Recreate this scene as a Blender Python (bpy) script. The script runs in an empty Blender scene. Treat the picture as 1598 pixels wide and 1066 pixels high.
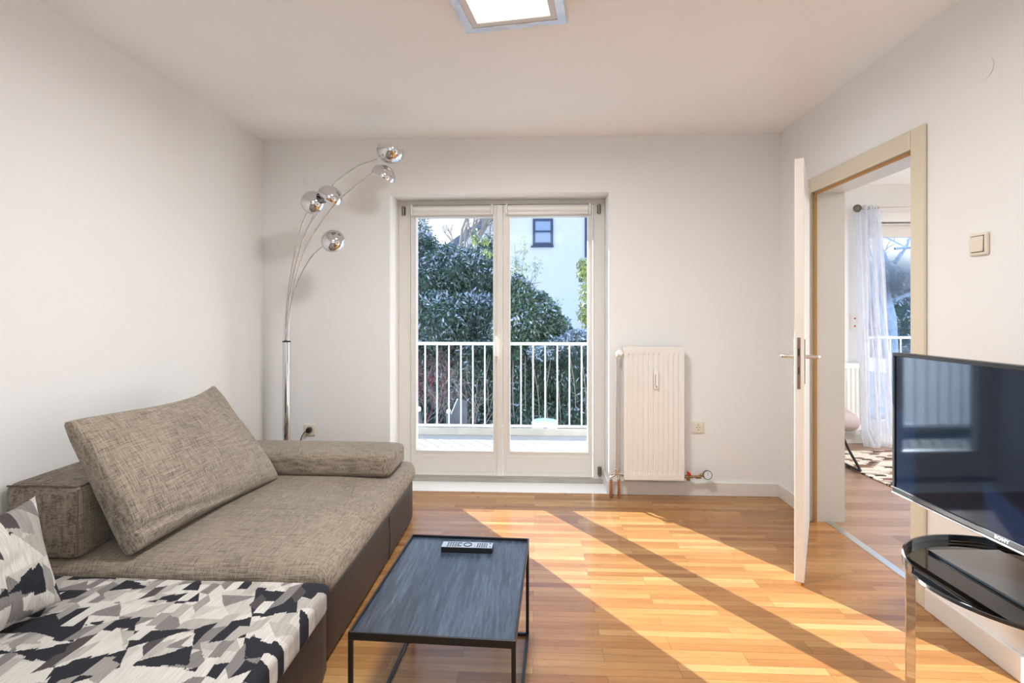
import bpy, math, random
import numpy as np
from mathutils import Matrix, Vector, noise
PI = math.pi; R = math.radians
S = bpy.context.scene
COL = S.collection
random.seed(7)

# ------------------------------------------------------------------ camera
FPX, CX, HY, YAW, CH = 830.0, 799.0, 487.0, R(2.69), 1.269
cd = bpy.data.cameras.new('camera'); cam = bpy.data.objects.new('camera', cd); COL.objects.link(cam)
cd.sensor_width = 36; cd.lens = 36*FPX/1598; cd.shift_y = (HY-533)/1598*1.0
cd.clip_start = 0.05; cd.clip_end = 300
cam.location = (0, 0, CH); cam.rotation_euler = (R(90), 0, YAW)
S.camera = cam
# ------------------------------------------------------------------ world, sun, exposure
S.view_settings.view_transform = 'Standard'; S.view_settings.look = 'None'
S.view_settings.exposure = 0.52; S.view_settings.gamma = 1; S.view_settings.use_curve_mapping = False
W = bpy.data.worlds.new('sky'); S.world = W; W.use_nodes = True
wn = W.node_tree.nodes; wl = W.node_tree.links; wn.clear()
wo = wn.new('ShaderNodeOutputWorld'); wb = wn.new('ShaderNodeBackground')
tc = wn.new('ShaderNodeTexCoord'); sx = wn.new('ShaderNodeSeparateXYZ'); cr = wn.new('ShaderNodeValToRGB')
wl.new(tc.outputs['Generated'], sx.inputs[0]); wl.new(sx.outputs['Z'], cr.inputs[0])
cr.color_ramp.elements[0].color = (0.60, 0.63, 0.67, 1); cr.color_ramp.elements[0].position = 0.16
cr.color_ramp.elements[1].color = (0.36, 0.60, 1.0, 1); cr.color_ramp.elements[1].position = 0.42
wl.new(cr.outputs[0], wb.inputs[0]); wb.inputs[1].default_value = 1.4
wl.new(wb.outputs[0], wo.inputs[0])
SUN_AZ, SUN_EL = R(34.5), R(19.3)
sd = bpy.data.lights.new('sun', 'SUN'); sun = bpy.data.objects.new('sun', sd); COL.objects.link(sun)
sd.energy = 13.5; sd.angle = R(0.28); sd.color = (1.0, 0.975, 0.93)
sdir = Vector((math.sin(SUN_AZ)*math.cos(SUN_EL), -math.cos(SUN_AZ)*math.cos(SUN_EL), -math.sin(SUN_EL)))
sun.rotation_euler = sdir.to_track_quat('-Z', 'Y').to_euler(); sun.location = (-8, 10, 8)
LAMP_W = 29.0          # the ceiling panel's light, watts
REAR_FILL_W = 12.0          # unseen panel added behind the camera to brighten the room
NEXT_FILL_W = 60.0         # unseen panel added to brighten the next room

S.cycles.max_bounces = 12; S.cycles.diffuse_bounces = 6; S.cycles.transparent_max_bounces = 16
S.cycles.transmission_bounces = 8; S.cycles.glossy_bounces = 5
S.cycles.sample_clamp_indirect = 6; S.cycles.caustics_reflective = False; S.cycles.caustics_refractive = False
S.cycles.use_denoising = True

# ------------------------------------------------------------------ node helpers
def newmat(name):
    m = bpy.data.materials.new(name); m.use_nodes = True
    nt = m.node_tree; b = nt.nodes['Principled BSDF']
    return m, nt, b
class NT:
    def __init__(s, nt): s.nt = nt; s.n = nt.nodes; s.l = nt.links
    def put(s, sock, v):
        if isinstance(v, bpy.types.NodeSocket): s.l.new(v, sock)
        elif v is not None: sock.default_value = v
    def math(s, op, a, b=None, c=None):
        n = s.n.new('ShaderNodeMath'); n.operation = op
        s.put(n.inputs[0], a); s.put(n.inputs[1], b)
        if c is not None: s.put(n.inputs[2], c)
        return n.outputs[0]
    def co(s, kind='Object'):
        return s.n.new('ShaderNodeTexCoord').outputs[kind]
    def mapping(s, v, scale=(1, 1, 1), rot=(0, 0, 0), loc=(0, 0, 0)):
        n = s.n.new('ShaderNodeMapping'); s.l.new(v, n.inputs[0])
        n.inputs['Scale'].default_value = scale; n.inputs['Rotation'].default_value = rot; n.inputs['Location'].default_value = loc
        return n.outputs[0]
    def noise(s, v, scale=5, detail=3, rough=0.5, out=0):
        n = s.n.new('ShaderNodeTexNoise'); s.l.new(v, n.inputs['Vector'])
        n.inputs['Scale'].default_value = scale; n.inputs['Detail'].default_value = detail; n.inputs['Roughness'].default_value = rough
        return n.outputs[out]
    def ramp(s, f, stops, interp='LINEAR'):
        n = s.n.new('ShaderNodeValToRGB'); s.l.new(f, n.inputs[0]); e = n.color_ramp.elements; n.color_ramp.interpolation = interp
        while len(e) < len(stops): e.new(0.5)
        for i, (p, c) in enumerate(stops):
            e[i].position = p; e[i].color = (c[0], c[1], c[2], 1) if hasattr(c, '__len__') else (c, c, c, 1)
        return n.outputs[0]
    def mix(s, f, a, b, mode='MIX'):
        n = s.n.new('ShaderNodeMix'); n.data_type = 'RGBA'; n.blend_type = mode
        s.put(n.inputs[0], f)
        for i, v in ((6, a), (7, b)):
            if isinstance(v, bpy.types.NodeSocket): s.l.new(v, n.inputs[i])
            else: n.inputs[i].default_value = (v[0], v[1], v[2], 1)
        return n.outputs[2]
    def sep(s, v):
        n = s.n.new('ShaderNodeSeparateXYZ'); s.l.new(v, n.inputs[0]); return n.outputs
    def comb(s, x, y, z=0.0):
        n = s.n.new('ShaderNodeCombineXYZ'); s.put(n.inputs[0], x); s.put(n.inputs[1], y); s.put(n.inputs[2], z); return n.outputs[0]
    def white(s, v, dim='2D'):
        n = s.n.new('ShaderNodeTexWhiteNoise'); n.noise_dimensions = dim
        if dim == '1D': s.l.new(v, n.inputs['W'])
        else: s.l.new(v, n.inputs['Vector'])
        return n.outputs[0]
    def bump(s, b, h, strength=0.3, dist=0.002):
        n = s.n.new('ShaderNodeBump'); n.inputs['Strength'].default_value = strength; n.inputs['Distance'].default_value = dist
        s.l.new(h, n.inputs['Height']); s.l.new(n.outputs[0], b.inputs['Normal'])
def plain(name, col, rough=0.5, metal=0.0, var=0.04, scale=8, bump=0.0, bscale=200, spec=None, coat=0):
    m, nt, b = newmat(name); k = NT(nt); c = k.co()
    n = k.noise(c, scale, 4)
    col = tuple(col)
    k.l.new(k.mix(n, tuple(x*(1-var) for x in col), tuple(min(1, x*(1+var)) for x in col)), b.inputs['Base Color'])
    b.inputs['Roughness'].default_value = rough; b.inputs['Metallic'].default_value = metal
    if spec is not None: b.inputs['Specular IOR Level'].default_value = spec
    if coat: b.inputs['Coat Weight'].default_value = coat; b.inputs['Coat Roughness'].default_value = 0.08
    if bump: k.bump(b, k.noise(c, bscale, 3), bump, 0.001)
    return m
def emit(name, col, st):
    m, nt, b = newmat(name); b.inputs['Base Color'].default_value = (*col, 1)
    b.inputs['Emission Color'].default_value = (*col, 1); b.inputs['Emission Strength'].default_value = st
    k = NT(nt); n = k.noise(k.co(), 3, 1); k.l.new(k.mix(n, col, tuple(x*0.98 for x in col)), b.inputs['Emission Color'])
    return m
def glass(name, tint=(1, 1, 1), refl=0.9, ior=1.45, rough=0.0):
    m, nt, b = newmat(name); nt.nodes.remove(b); k = NT(nt); out = nt.nodes['Material Output']
    t = nt.nodes.new('ShaderNodeBsdfTransparent'); g = nt.nodes.new('ShaderNodeBsdfGlossy'); f = nt.nodes.new('ShaderNodeFresnel')
    mx = nt.nodes.new('ShaderNodeMixShader'); f.inputs[0].default_value = ior
    n = k.noise(k.co(), 2, 1)
    k.l.new(k.mix(n, tint, tuple(x*0.99 for x in tint)), t.inputs[0]); g.inputs[0].default_value = (1, 1, 1, 1); g.inputs['Roughness'].default_value = rough
    k.l.new(k.math('MULTIPLY', f.outputs[0], refl), mx.inputs[0]); k.l.new(t.outputs[0], mx.inputs[1]); k.l.new(g.outputs[0], mx.inputs[2])
    k.l.new(mx.outputs[0], out.inputs[0])
    return m

M = {}
M['wall'] = plain('wall_paint', (0.85, 0.855, 0.855), 0.75, var=0.012, scale=1.5, bump=0.25, bscale=60)
M['ceil'] = plain('ceiling_paint', (0.94, 0.945, 0.945), 0.8, var=0.01, scale=1.2, bump=0.1, bscale=50)
M['white'] = plain('white_lacquer', (0.76, 0.745, 0.71), 0.32, var=0.015, scale=5)
M['jamb'] = plain('jamb_lacquer', (0.62, 0.61, 0.57), 0.4, var=0.03, scale=3)
M['door_white'] = plain('door_lacquer', (0.80, 0.82, 0.83), 0.3, var=0.02, scale=4)
M['edge'] = plain('door_edge_paint', (0.80, 0.74, 0.67), 0.45, var=0.05, scale=7)
M['casing'] = plain('cream_steel_frame', (0.70, 0.63, 0.50), 0.4, var=0.015)
M['gasket'] = plain('brown_gasket', (0.42, 0.22, 0.07), 0.6, var=0.15, scale=20)
M['radiator'] = plain('radiator_enamel', (0.82, 0.805, 0.765), 0.28, var=0.01)
M['plastic'] = plain('white_plastic', (0.85, 0.84, 0.80), 0.35, var=0.01)
M['ivory'] = plain('ivory_plastic', (0.78, 0.72, 0.60), 0.35, var=0.02)
M['dark'] = plain('black_plastic', (0.012, 0.012, 0.013), 0.35, var=0.1)
M['blackmetal'] = plain('black_powder_coat', (0.010, 0.010, 0.011), 0.38, var=0.1)
M['chrome'] = plain('chrome', (0.70, 0.70, 0.715), 0.04, 1.0, var=0.005)
M['brushed'] = plain('brushed_nickel', (0.66, 0.64, 0.60), 0.28, 1.0, var=0.05, scale=40)
M['brass'] = plain('aged_brass', (0.36, 0.24, 0.13), 0.35, 1.0, var=0.35, scale=60)
M['copper'] = plain('copper_pipe', (0.62, 0.30, 0.16), 0.25, 1.0, var=0.2, scale=30)
M['lockplate'] = plain('worn_lock_plate', (0.30, 0.21, 0.16), 0.42, 0.8, var=0.35, scale=30)
M['red'] = plain('red_plastic', (0.60, 0.02, 0.015), 0.35)
M['blue'] = plain('blue_plastic', (0.02, 0.06, 0.45), 0.35)
M['glass'] = glass('window_glass', (0.97, 0.99, 1.0), 0.16)
M['leather'] = plain('brown_leather', (0.028, 0.020, 0.018), 0.45, var=0.3, scale=5, bump=0.5, bscale=90)
M['snow'] = plain('snow', (0.80, 0.83, 0.87), 0.7, var=0.02, scale=3, bump=0.6, bscale=6)
M['rail'] = plain('white_rail_paint', (0.88, 0.90, 0.92), 0.4, var=0.02)
M['curb'] = plain('weathered_white_board', (0.42, 0.40, 0.36), 0.7, var=0.3, scale=6)
M['deck'] = plain('snowy_deck', (0.30, 0.295, 0.29), 0.7, var=0.02, scale=5)
M['housewall'] = plain('white_render', (0.78, 0.75, 0.74), 0.9, var=0.02, scale=1.5, bump=0.3, bscale=10)
M['blueframe'] = plain('blue_grey_window_paint', (0.045, 0.07, 0.13), 0.5, var=0.1)
M['bluepane'] = plain('sky_coloured_pane', (0.30, 0.40, 0.56), 0.08, 0.0, var=0.1, scale=1.2, coat=1)  # pale blue base colour stands in for the reflected sky
M['roof'] = plain('slate_roof', (0.13, 0.15, 0.19), 0.7, var=0.25, scale=8)
M['leaf_dark'] = plain('dark_evergreen_leaf', (0.055, 0.098, 0.065), 0.5, var=0.45, scale=9)
M['leaf_mid'] = plain('green_leaf', (0.12, 0.20, 0.095), 0.45, var=0.4, scale=9)
M['leaf_blue'] = plain('blue_green_leaf', (0.155, 0.20, 0.195), 0.5, var=0.35, scale=9)
M['leaf_yellow'] = plain('yellow_green_leaf', (0.42, 0.45, 0.13), 0.5, var=0.3, scale=9)
M['snowleaf'] = plain('snow_on_leaf', (0.55, 0.60, 0.69), 0.6, var=0.15, scale=6)
M['bark'] = plain('pale_bark', (0.34, 0.30, 0.26), 0.9, var=0.35, scale=20)
M['frostbark'] = plain('frosted_bark', (0.50, 0.54, 0.62), 0.8, var=0.45, scale=7)
M['twig'] = plain('dry_twig', (0.36, 0.28, 0.23), 0.9, var=0.35, scale=20)
M['redtwig'] = plain('red_twig', (0.30, 0.06, 0.09), 0.8, var=0.3, scale=20)
M['oldwood'] = plain('grey_old_wood', (0.13, 0.13, 0.14), 0.85, var=0.3, scale=12)
M['pinkvelvet'] = plain('pink_grey_velvet', (0.42, 0.365, 0.375), 0.85, var=0.08, scale=12)
M['cableblack'] = plain('black_cable', (0.01, 0.01, 0.01), 0.5)
M['hinge'] = plain('dark_hinge', (0.20, 0.18, 0.14), 0.4, 0.9, var=0.5, scale=60)
M['lampframe'] = plain('lamp_frame', (0.74, 0.72, 0.71), 0.35, var=0.02)
M['lampglow'] = emit('lamp_diffuser', (1.0, 0.98, 0.86), 2.5)
M['dial'] = plain('dial_face', (0.75, 0.77, 0.80), 0.3)
M['smoked'] = glass('smoked_glass', (0.36, 0.34, 0.31), 1.0, 1.5)
M['smokededge'] = plain('smoked_glass_edge', (0.015, 0.02, 0.025), 0.05, var=0.1, coat=1)
M['slotdark'] = plain('dark_slot', (0.03, 0.03, 0.03), 0.6)

def wood_floor(name, w, L, cols, alongx=True, gap=0.0011, rough=0.27, jitter=0.10, grain=1.0, pair=None, coat=0.0):
    m, nt, b = newmat(name); k = NT(nt); x, y, z = k.sep(k.co())
    if not alongx: x, y = y, x
    ry = k.math('DIVIDE', y, w); row = k.math('FLOOR', ry)
    if pair:        # two strips side by side share their joints
        ry = k.math('DIVIDE', k.math('SUBTRACT', y, pair[1]), w); row = k.math('FLOOR', ry)
        x = k.math('SUBTRACT', x, pair[0]); par = k.math('MODULO', k.math('FLOOR', k.math('DIVIDE', k.math('ADD', row, 1000), 2)), 2)
    else: par = k.math('MODULO', k.math('ADD', row, 1000), 2)
    off = k.math('MULTIPLY', k.math('ADD', k.math('MULTIPLY', par, 0.5), k.math('MULTIPLY', k.white(row, '1D'), jitter)), L)
    rx = k.math('DIVIDE', k.math('ADD', x, off), L); colm = k.math('FLOOR', rx)
    rnd = k.white(k.comb(colm, row)); rnd2 = k.white(k.comb(k.math('ADD', colm, 31.7), row))
    shift = k.math('MULTIPLY', rnd, 40)
    gv = k.comb(k.math('ADD', k.math('MULTIPLY', x, 2.2), shift), k.math('ADD', k.math('MULTIPLY', y, 34), shift), rnd)
    g = k.noise(gv, 2.0, 6, 0.62); g2 = k.noise(k.comb(k.math('MULTIPLY', x, 1.0), k.math('MULTIPLY', y, 7), rnd), 3.0, 3)
    tone = k.math('ADD', k.math('MULTIPLY', rnd, 0.72), k.math('MULTIPLY', rnd2, 0.28))
    base = k.ramp(tone, cols)
    gr = k.ramp(g, [(0.25, 0.70), (0.5, 1.0), (0.75, 1.13)])
    col = k.mix(0.75*grain, base, k.mix(1.0, base, gr, 'MULTIPLY'))
    col = k.mix(1.0, col, k.ramp(g2, [(0.3, 0.9), (0.7, 1.08)]), 'MULTIPLY')
    fy = k.math('FRACT', ry); fx = k.math('FRACT', rx)
    dy = k.math('MULTIPLY', k.math('MINIMUM', fy, k.math('SUBTRACT', 1, fy)), w)
    dx = k.math('MULTIPLY', k.math('MINIMUM', fx, k.math('SUBTRACT', 1, fx)), L)
    gp = k.math('LESS_THAN', k.math('MINIMUM', dy, dx), gap*0.5)
    col = k.mix(k.math('MULTIPLY', gp, 0.62), col, (0.10, 0.045, 0.018))
    k.l.new(col, b.inputs['Base Color'])
    k.l.new(k.math('ADD', rough-0.06, k.math('MULTIPLY', k.noise(k.co(), 6, 4), 0.16)), b.inputs['Roughness'])
    b.inputs['Coat Weight'].default_value = coat; b.inputs['Coat Roughness'].default_value = 0.17; b.inputs['Coat IOR'].default_value = 1.42
    b.inputs['Specular IOR Level'].default_value = 0.12 if coat else 0.4
    k.bump(b, k.math('SUBTRACT', k.math('ADD', k.math('MULTIPLY', g, 0.15), k.math('MULTIPLY', rnd2, 0.25)), gp), 0.18, 0.0012)
    return m
M['parquet'] = wood_floor('oak_strip_parquet', 0.0394, 0.52,
    [(0.0, (0.26, 0.107, 0.033)), (0.3, (0.335, 0.153, 0.050)), (0.7, (0.41, 0.208, 0.075)), (1.0, (0.52, 0.305, 0.13))], jitter=0.0, pair=(0.245, 2.103), coat=0.55, gap=0.0019)
M['oldfloor'] = wood_floor('grey_brown_planks', 0.13, 1.6,
    [(0.0, (0.22, 0.125, 0.075)), (0.5, (0.31, 0.19, 0.125)), (1.0, (0.40, 0.265, 0.18))], alongx=True, rough=0.33, gap=0.002, jitter=1.0)

def melange(name, light, dark, axes=0):
    m, nt, b = newmat(name); k = NT(nt); c = k.co()
    perm = {0: ((420, 22, 60), (14, 520, 60)), 1: ((60, 420, 18), (60, 18, 420))}[axes]
    a = k.noise(k.mapping(c, perm[0]), 1.0, 3, 0.6); d = k.noise(k.mapping(c, perm[1]), 1.0, 3, 0.6)
    big = k.noise(c, 3.5, 3)
    f = k.math('ADD', k.math('MULTIPLY', a, 0.5), k.math('MULTIPLY', d, 0.5))
    fine = k.noise(c, 420, 2)
    f = k.math('ADD', f, k.math('MULTIPLY', k.math('SUBTRACT', fine, 0.5), 0.22))
    f = k.math('ADD', f, k.math('MULTIPLY', k.math('SUBTRACT', big, 0.5), 0.12))
    mid = tuple((x+y)*0.5 for x, y in zip(light, dark))
    col = k.ramp(f, [(0.36, dark), (0.46, mid), (0.56, light), (0.72, tuple(min(1, x*1.25) for x in light))])
    k.l.new(col, b.inputs['Base Color']); b.inputs['Roughness'].default_value = 0.9
    b.inputs['Sheen Weight'].default_value = 0.15
    k.bump(b, k.math('ADD', k.math('ADD', a, d), fine), 0.5, 0.0015)
    return m
M['taupe'] = melange('taupe_melange_horizontal', (0.33, 0.275, 0.21), (0.085, 0.064, 0.047), 0)
M['taupe_side'] = melange('taupe_melange_upright', (0.31, 0.255, 0.195), (0.07, 0.052, 0.038), 1)
M['seam'] = plain('seam_piping', (0.12, 0.09, 0.065), 0.9)

def ikat(name, upright=False, scale=7.5, seed=0.0):
    m, nt, b = newmat(name); k = NT(nt); x, y, z = k.sep(k.co())
    if upright: u, v = x, z
    else: u, v = x, y
    # combed, frayed edges: fine threads push the shapes along v
    thread = k.math('MULTIPLY', k.math('SUBTRACT', k.noise(k.comb(k.math('MULTIPLY', u, 260), k.math('MULTIPLY', v, 5)), 1.0, 2), 0.5), 0.014)
    v = k.math('ADD', v, thread)
    wob = k.math('MULTIPLY', k.math('SUBTRACT', k.noise(k.comb(u, v), 6, 2), 0.5), 0.03)
    u = k.math('ADD', k.math('ADD', u, wob), seed); 
    uu = k.math('ADD', k.math('MULTIPLY', u, scale), k.math('MULTIPLY', v, scale*0.75)); vv = k.math('MULTIPLY', v, scale*1.9)
    # large angular patches
    uu = k.math('ADD', k.math('MULTIPLY', u, scale*0.6), k.math('MULTIPLY', v, scale*0.5)); vv = k.math('MULTIPLY', v, scale*0.95)
    cu = k.math('FLOOR', uu); cv = k.math('FLOOR', vv)
    flip = k.math('GREATER_THAN', k.white(k.comb(cu, cv)), 0.4)
    tri = k.math('MULTIPLY', flip, k.math('GREATER_THAN', k.math('FRACT', uu), k.math('FRACT', vv)))
    r = k.white(k.comb(k.math('ADD', k.math('MULTIPLY', cu, 2), tri), cv))
    cream = (0.60, 0.575, 0.54); lg = (0.40, 0.375, 0.35); mg = (0.20, 0.185, 0.18); dk = (0.065, 0.055, 0.058); bk = (0.010, 0.011, 0.019)
    col = k.ramp(r, [(0.0, cream), (0.30, lg), (0.44, (0.50, 0.475, 0.44)), (0.66, mg), (0.78, cream)], 'CONSTANT')
    # narrow strokes running one way, cut off raggedly
    us = k.math('MULTIPLY', u, scale*2.0); c1 = k.math('FLOOR', us); w1 = k.white(c1, '1D'); w2 = k.white(k.math('ADD', c1, 71.3), '1D')
    vs_ = k.math('ADD', k.math('ADD', k.math('MULTIPLY', v, scale*0.95), k.math('MULTIPLY', w1, 5)), k.math('MULTIPLY', k.math('SUBTRACT', k.math('FRACT', us), 0.5), k.math('MULTIPLY', k.math('SUBTRACT', w2, 0.5), 1.3)))
    e1 = k.math('FLOOR', vs_); s1 = k.white(k.comb(c1, e1)); s2 = k.white(k.comb(c1, k.math('ADD', e1, 91)))
    col = k.mix(k.math('GREATER_THAN', s1, 0.56), col, k.ramp(s2, [(0, lg), (0.25, mg), (0.45, cream), (0.72, dk), (0.84, (0.30, 0.28, 0.265))], 'CONSTANT'))
    # black brush shapes
    vr = k.math('ADD', v, k.math('MULTIPLY', k.math('SUBTRACT', w1, 0.5), 0.022)); vr = k.math('ADD', vr, k.math('MULTIPLY', k.math('SINE', k.math('MULTIPLY', u, 11)), 0.020))
    u2 = k.math('ADD', k.math('MULTIPLY', u, scale*0.42), k.math('MULTIPLY', vr, scale*0.22)); v2 = k.math('SUBTRACT', k.math('MULTIPLY', vr, scale*0.62), k.math('MULTIPLY', u, scale*0.36))
    t2 = k.math('GREATER_THAN', k.math('ADD', k.math('FRACT', u2), k.math('FRACT', v2)), 1.0)
    nb = k.white(k.comb(k.math('ADD', k.math('MULTIPLY', k.math('FLOOR', u2), 2), t2), k.math('ADD', k.math('FLOOR', v2), 57)))
    keep = k.math('LESS_THAN', s1, 0.74)
    col = k.mix(k.math('MULTIPLY', k.math('GREATER_THAN', nb, 0.60), keep), col, bk)
    col = k.mix(1.0, col, k.ramp(k.noise(k.comb(k.math('MULTIPLY', x, 300), k.math('MULTIPLY', y, 14), k.math('MULTIPLY', z, 20)), 1, 2), [(0.3, 0.8), (0.7, 1.1)]), 'MULTIPLY')
    k.l.new(col, b.inputs['Base Color']); b.inputs['Roughness'].default_value = 0.92
    k.bump(b, k.noise(k.co(), 300, 2), 0.25, 0.001)
    return m
M['ikat'] = ikat('patterned_ikat_cloth', False, 14.5); M['ikat_cushion'] = ikat('patterned_cushion_cloth', True, 13.0, 5.1)

def tabletop_mat():
    m, nt, b = newmat('sky_tinted_black_oak'); k = NT(nt); c = k.co()
    g = k.noise(k.mapping(c, (120, 9, 1)), 1.0, 5, 0.65); g2 = k.noise(k.mapping(c, (14, 2.5, 1), rot=(0, 0, 0.2)), 1.0, 3)
    f = k.math('ADD', k.math('MULTIPLY', g, 0.65), k.math('MULTIPLY', g2, 0.35))
    k.l.new(k.ramp(f, [(0.35, (0.010, 0.016, 0.028)), (0.5, (0.030, 0.046, 0.075)), (0.66, (0.085, 0.118, 0.17))]), b.inputs['Base Color'])  # blue of the reflected sky is blended into the grain colours
    b.inputs['Roughness'].default_value = 0.36; b.inputs['Specular IOR Level'].default_value = 0.7; k.bump(b, g, 0.5, 0.0015)
    return m
M['tabletop'] = tabletop_mat()
def screen_mat():
    m, nt, b = newmat('glossy_dark_screen'); k = NT(nt)
    k.l.new(k.mix(k.noise(k.co(), 1.5, 1), (0.002, 0.005, 0.016), (0.003, 0.009, 0.026)), b.inputs['Base Color'])
    b.inputs['Roughness'].default_value = 0.045; b.inputs['Specular IOR Level'].default_value = 0.55
    b.inputs['Specular Tint'].default_value = (0.6, 0.78, 1.0, 1)
    return m
M['screen'] = screen_mat()
def curtain_mat():
    m, nt, b = newmat('sheer_white_voile'); nt.nodes.remove(b); k = NT(nt); out = nt.nodes['Material Output']
    t = nt.nodes.new('ShaderNodeBsdfTransparent'); d = nt.nodes.new('ShaderNodeBsdfDiffuse'); tr = nt.nodes.new('ShaderNodeBsdfTranslucent')
    a = nt.nodes.new('ShaderNodeMixShader'); a2 = nt.nodes.new('ShaderNodeMixShader')
    d.inputs[0].default_value = (0.9, 0.92, 0.96, 1); tr.inputs[0].default_value = (0.88, 0.92, 1.0, 1)
    a.inputs[0].default_value = 0.5; k.l.new(d.outputs[0], a.inputs[1]); k.l.new(tr.outputs[0], a.inputs[2])
    k.l.new(k.ramp(k.noise(k.mapping(k.co(), (60, 60, 4)), 1, 3), [(0.3, 0.55), (0.7, 0.8)]), a2.inputs[0])
    k.l.new(t.outputs[0], a2.inputs[1]); k.l.new(a.outputs[0], a2.inputs[2]); k.l.new(a2.outputs[0], out.inputs[0])
    return m
M['voile'] = curtain_mat()
def rug_mat():
    m, nt, b = newmat('patchwork_hide'); k = NT(nt); x, y, z = k.sep(k.co())
    ry = k.math('DIVIDE', y, 0.045); row = k.math('FLOOR', ry)
    rx = k.math('ADD', k.math('DIVIDE', x, 0.085), k.math('MULTIPLY', k.math('MODULO', k.math('ADD', row, 100), 2), 0.5))
    fy = k.math('FRACT', ry); rx = k.math('ADD', rx, k.math('MULTIPLY', k.math('ABSOLUTE', k.math('SUBTRACT', fy, 0.5)), 0.5))
    r = k.white(k.comb(k.math('FLOOR', rx), row))
    col = k.ramp(r, [(0, (0.75, 0.70, 0.62)), (0.38, (0.30, 0.17, 0.11)), (0.52, (0.62, 0.56, 0.48)), (0.66, (0.05, 0.03, 0.03)), (0.8, (0.18, 0.09, 0.06)), (0.9, (0.45, 0.38, 0.34))], 'CONSTANT')
    k.l.new(k.mix(1.0, col, k.ramp(k.noise(k.co(), 80, 3), [(0.3, 0.75), (0.7, 1.15)]), 'MULTIPLY'), b.inputs['Base Color']); b.inputs['Roughness'].default_value = 0.85
    return m
M['hide'] = rug_mat()
def mosaic_mat():
    m, nt, b = newmat('mirror_mosaic_band'); k = NT(nt); c = k.co()
    v = nt.nodes.new('ShaderNodeTexVoronoi'); k.l.new(c, v.inputs['Vector']); v.inputs['Scale'].default_value = 16; v.distance = 'CHEBYCHEV'
    s = k.sep(v.outputs['Color'])
    k.l.new(k.ramp(s[0], [(0, (0.62, 0.66, 0.74)), (0.45, (0.74, 0.76, 0.80)), (0.8, (0.66, 0.62, 0.56))], 'CONSTANT'), b.inputs['Base Color'])
    b.inputs['Roughness'].default_value = 0.22; b.inputs['Metallic'].default_value = 0.35
    return m
M['mosaic'] = mosaic_mat()

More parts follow.
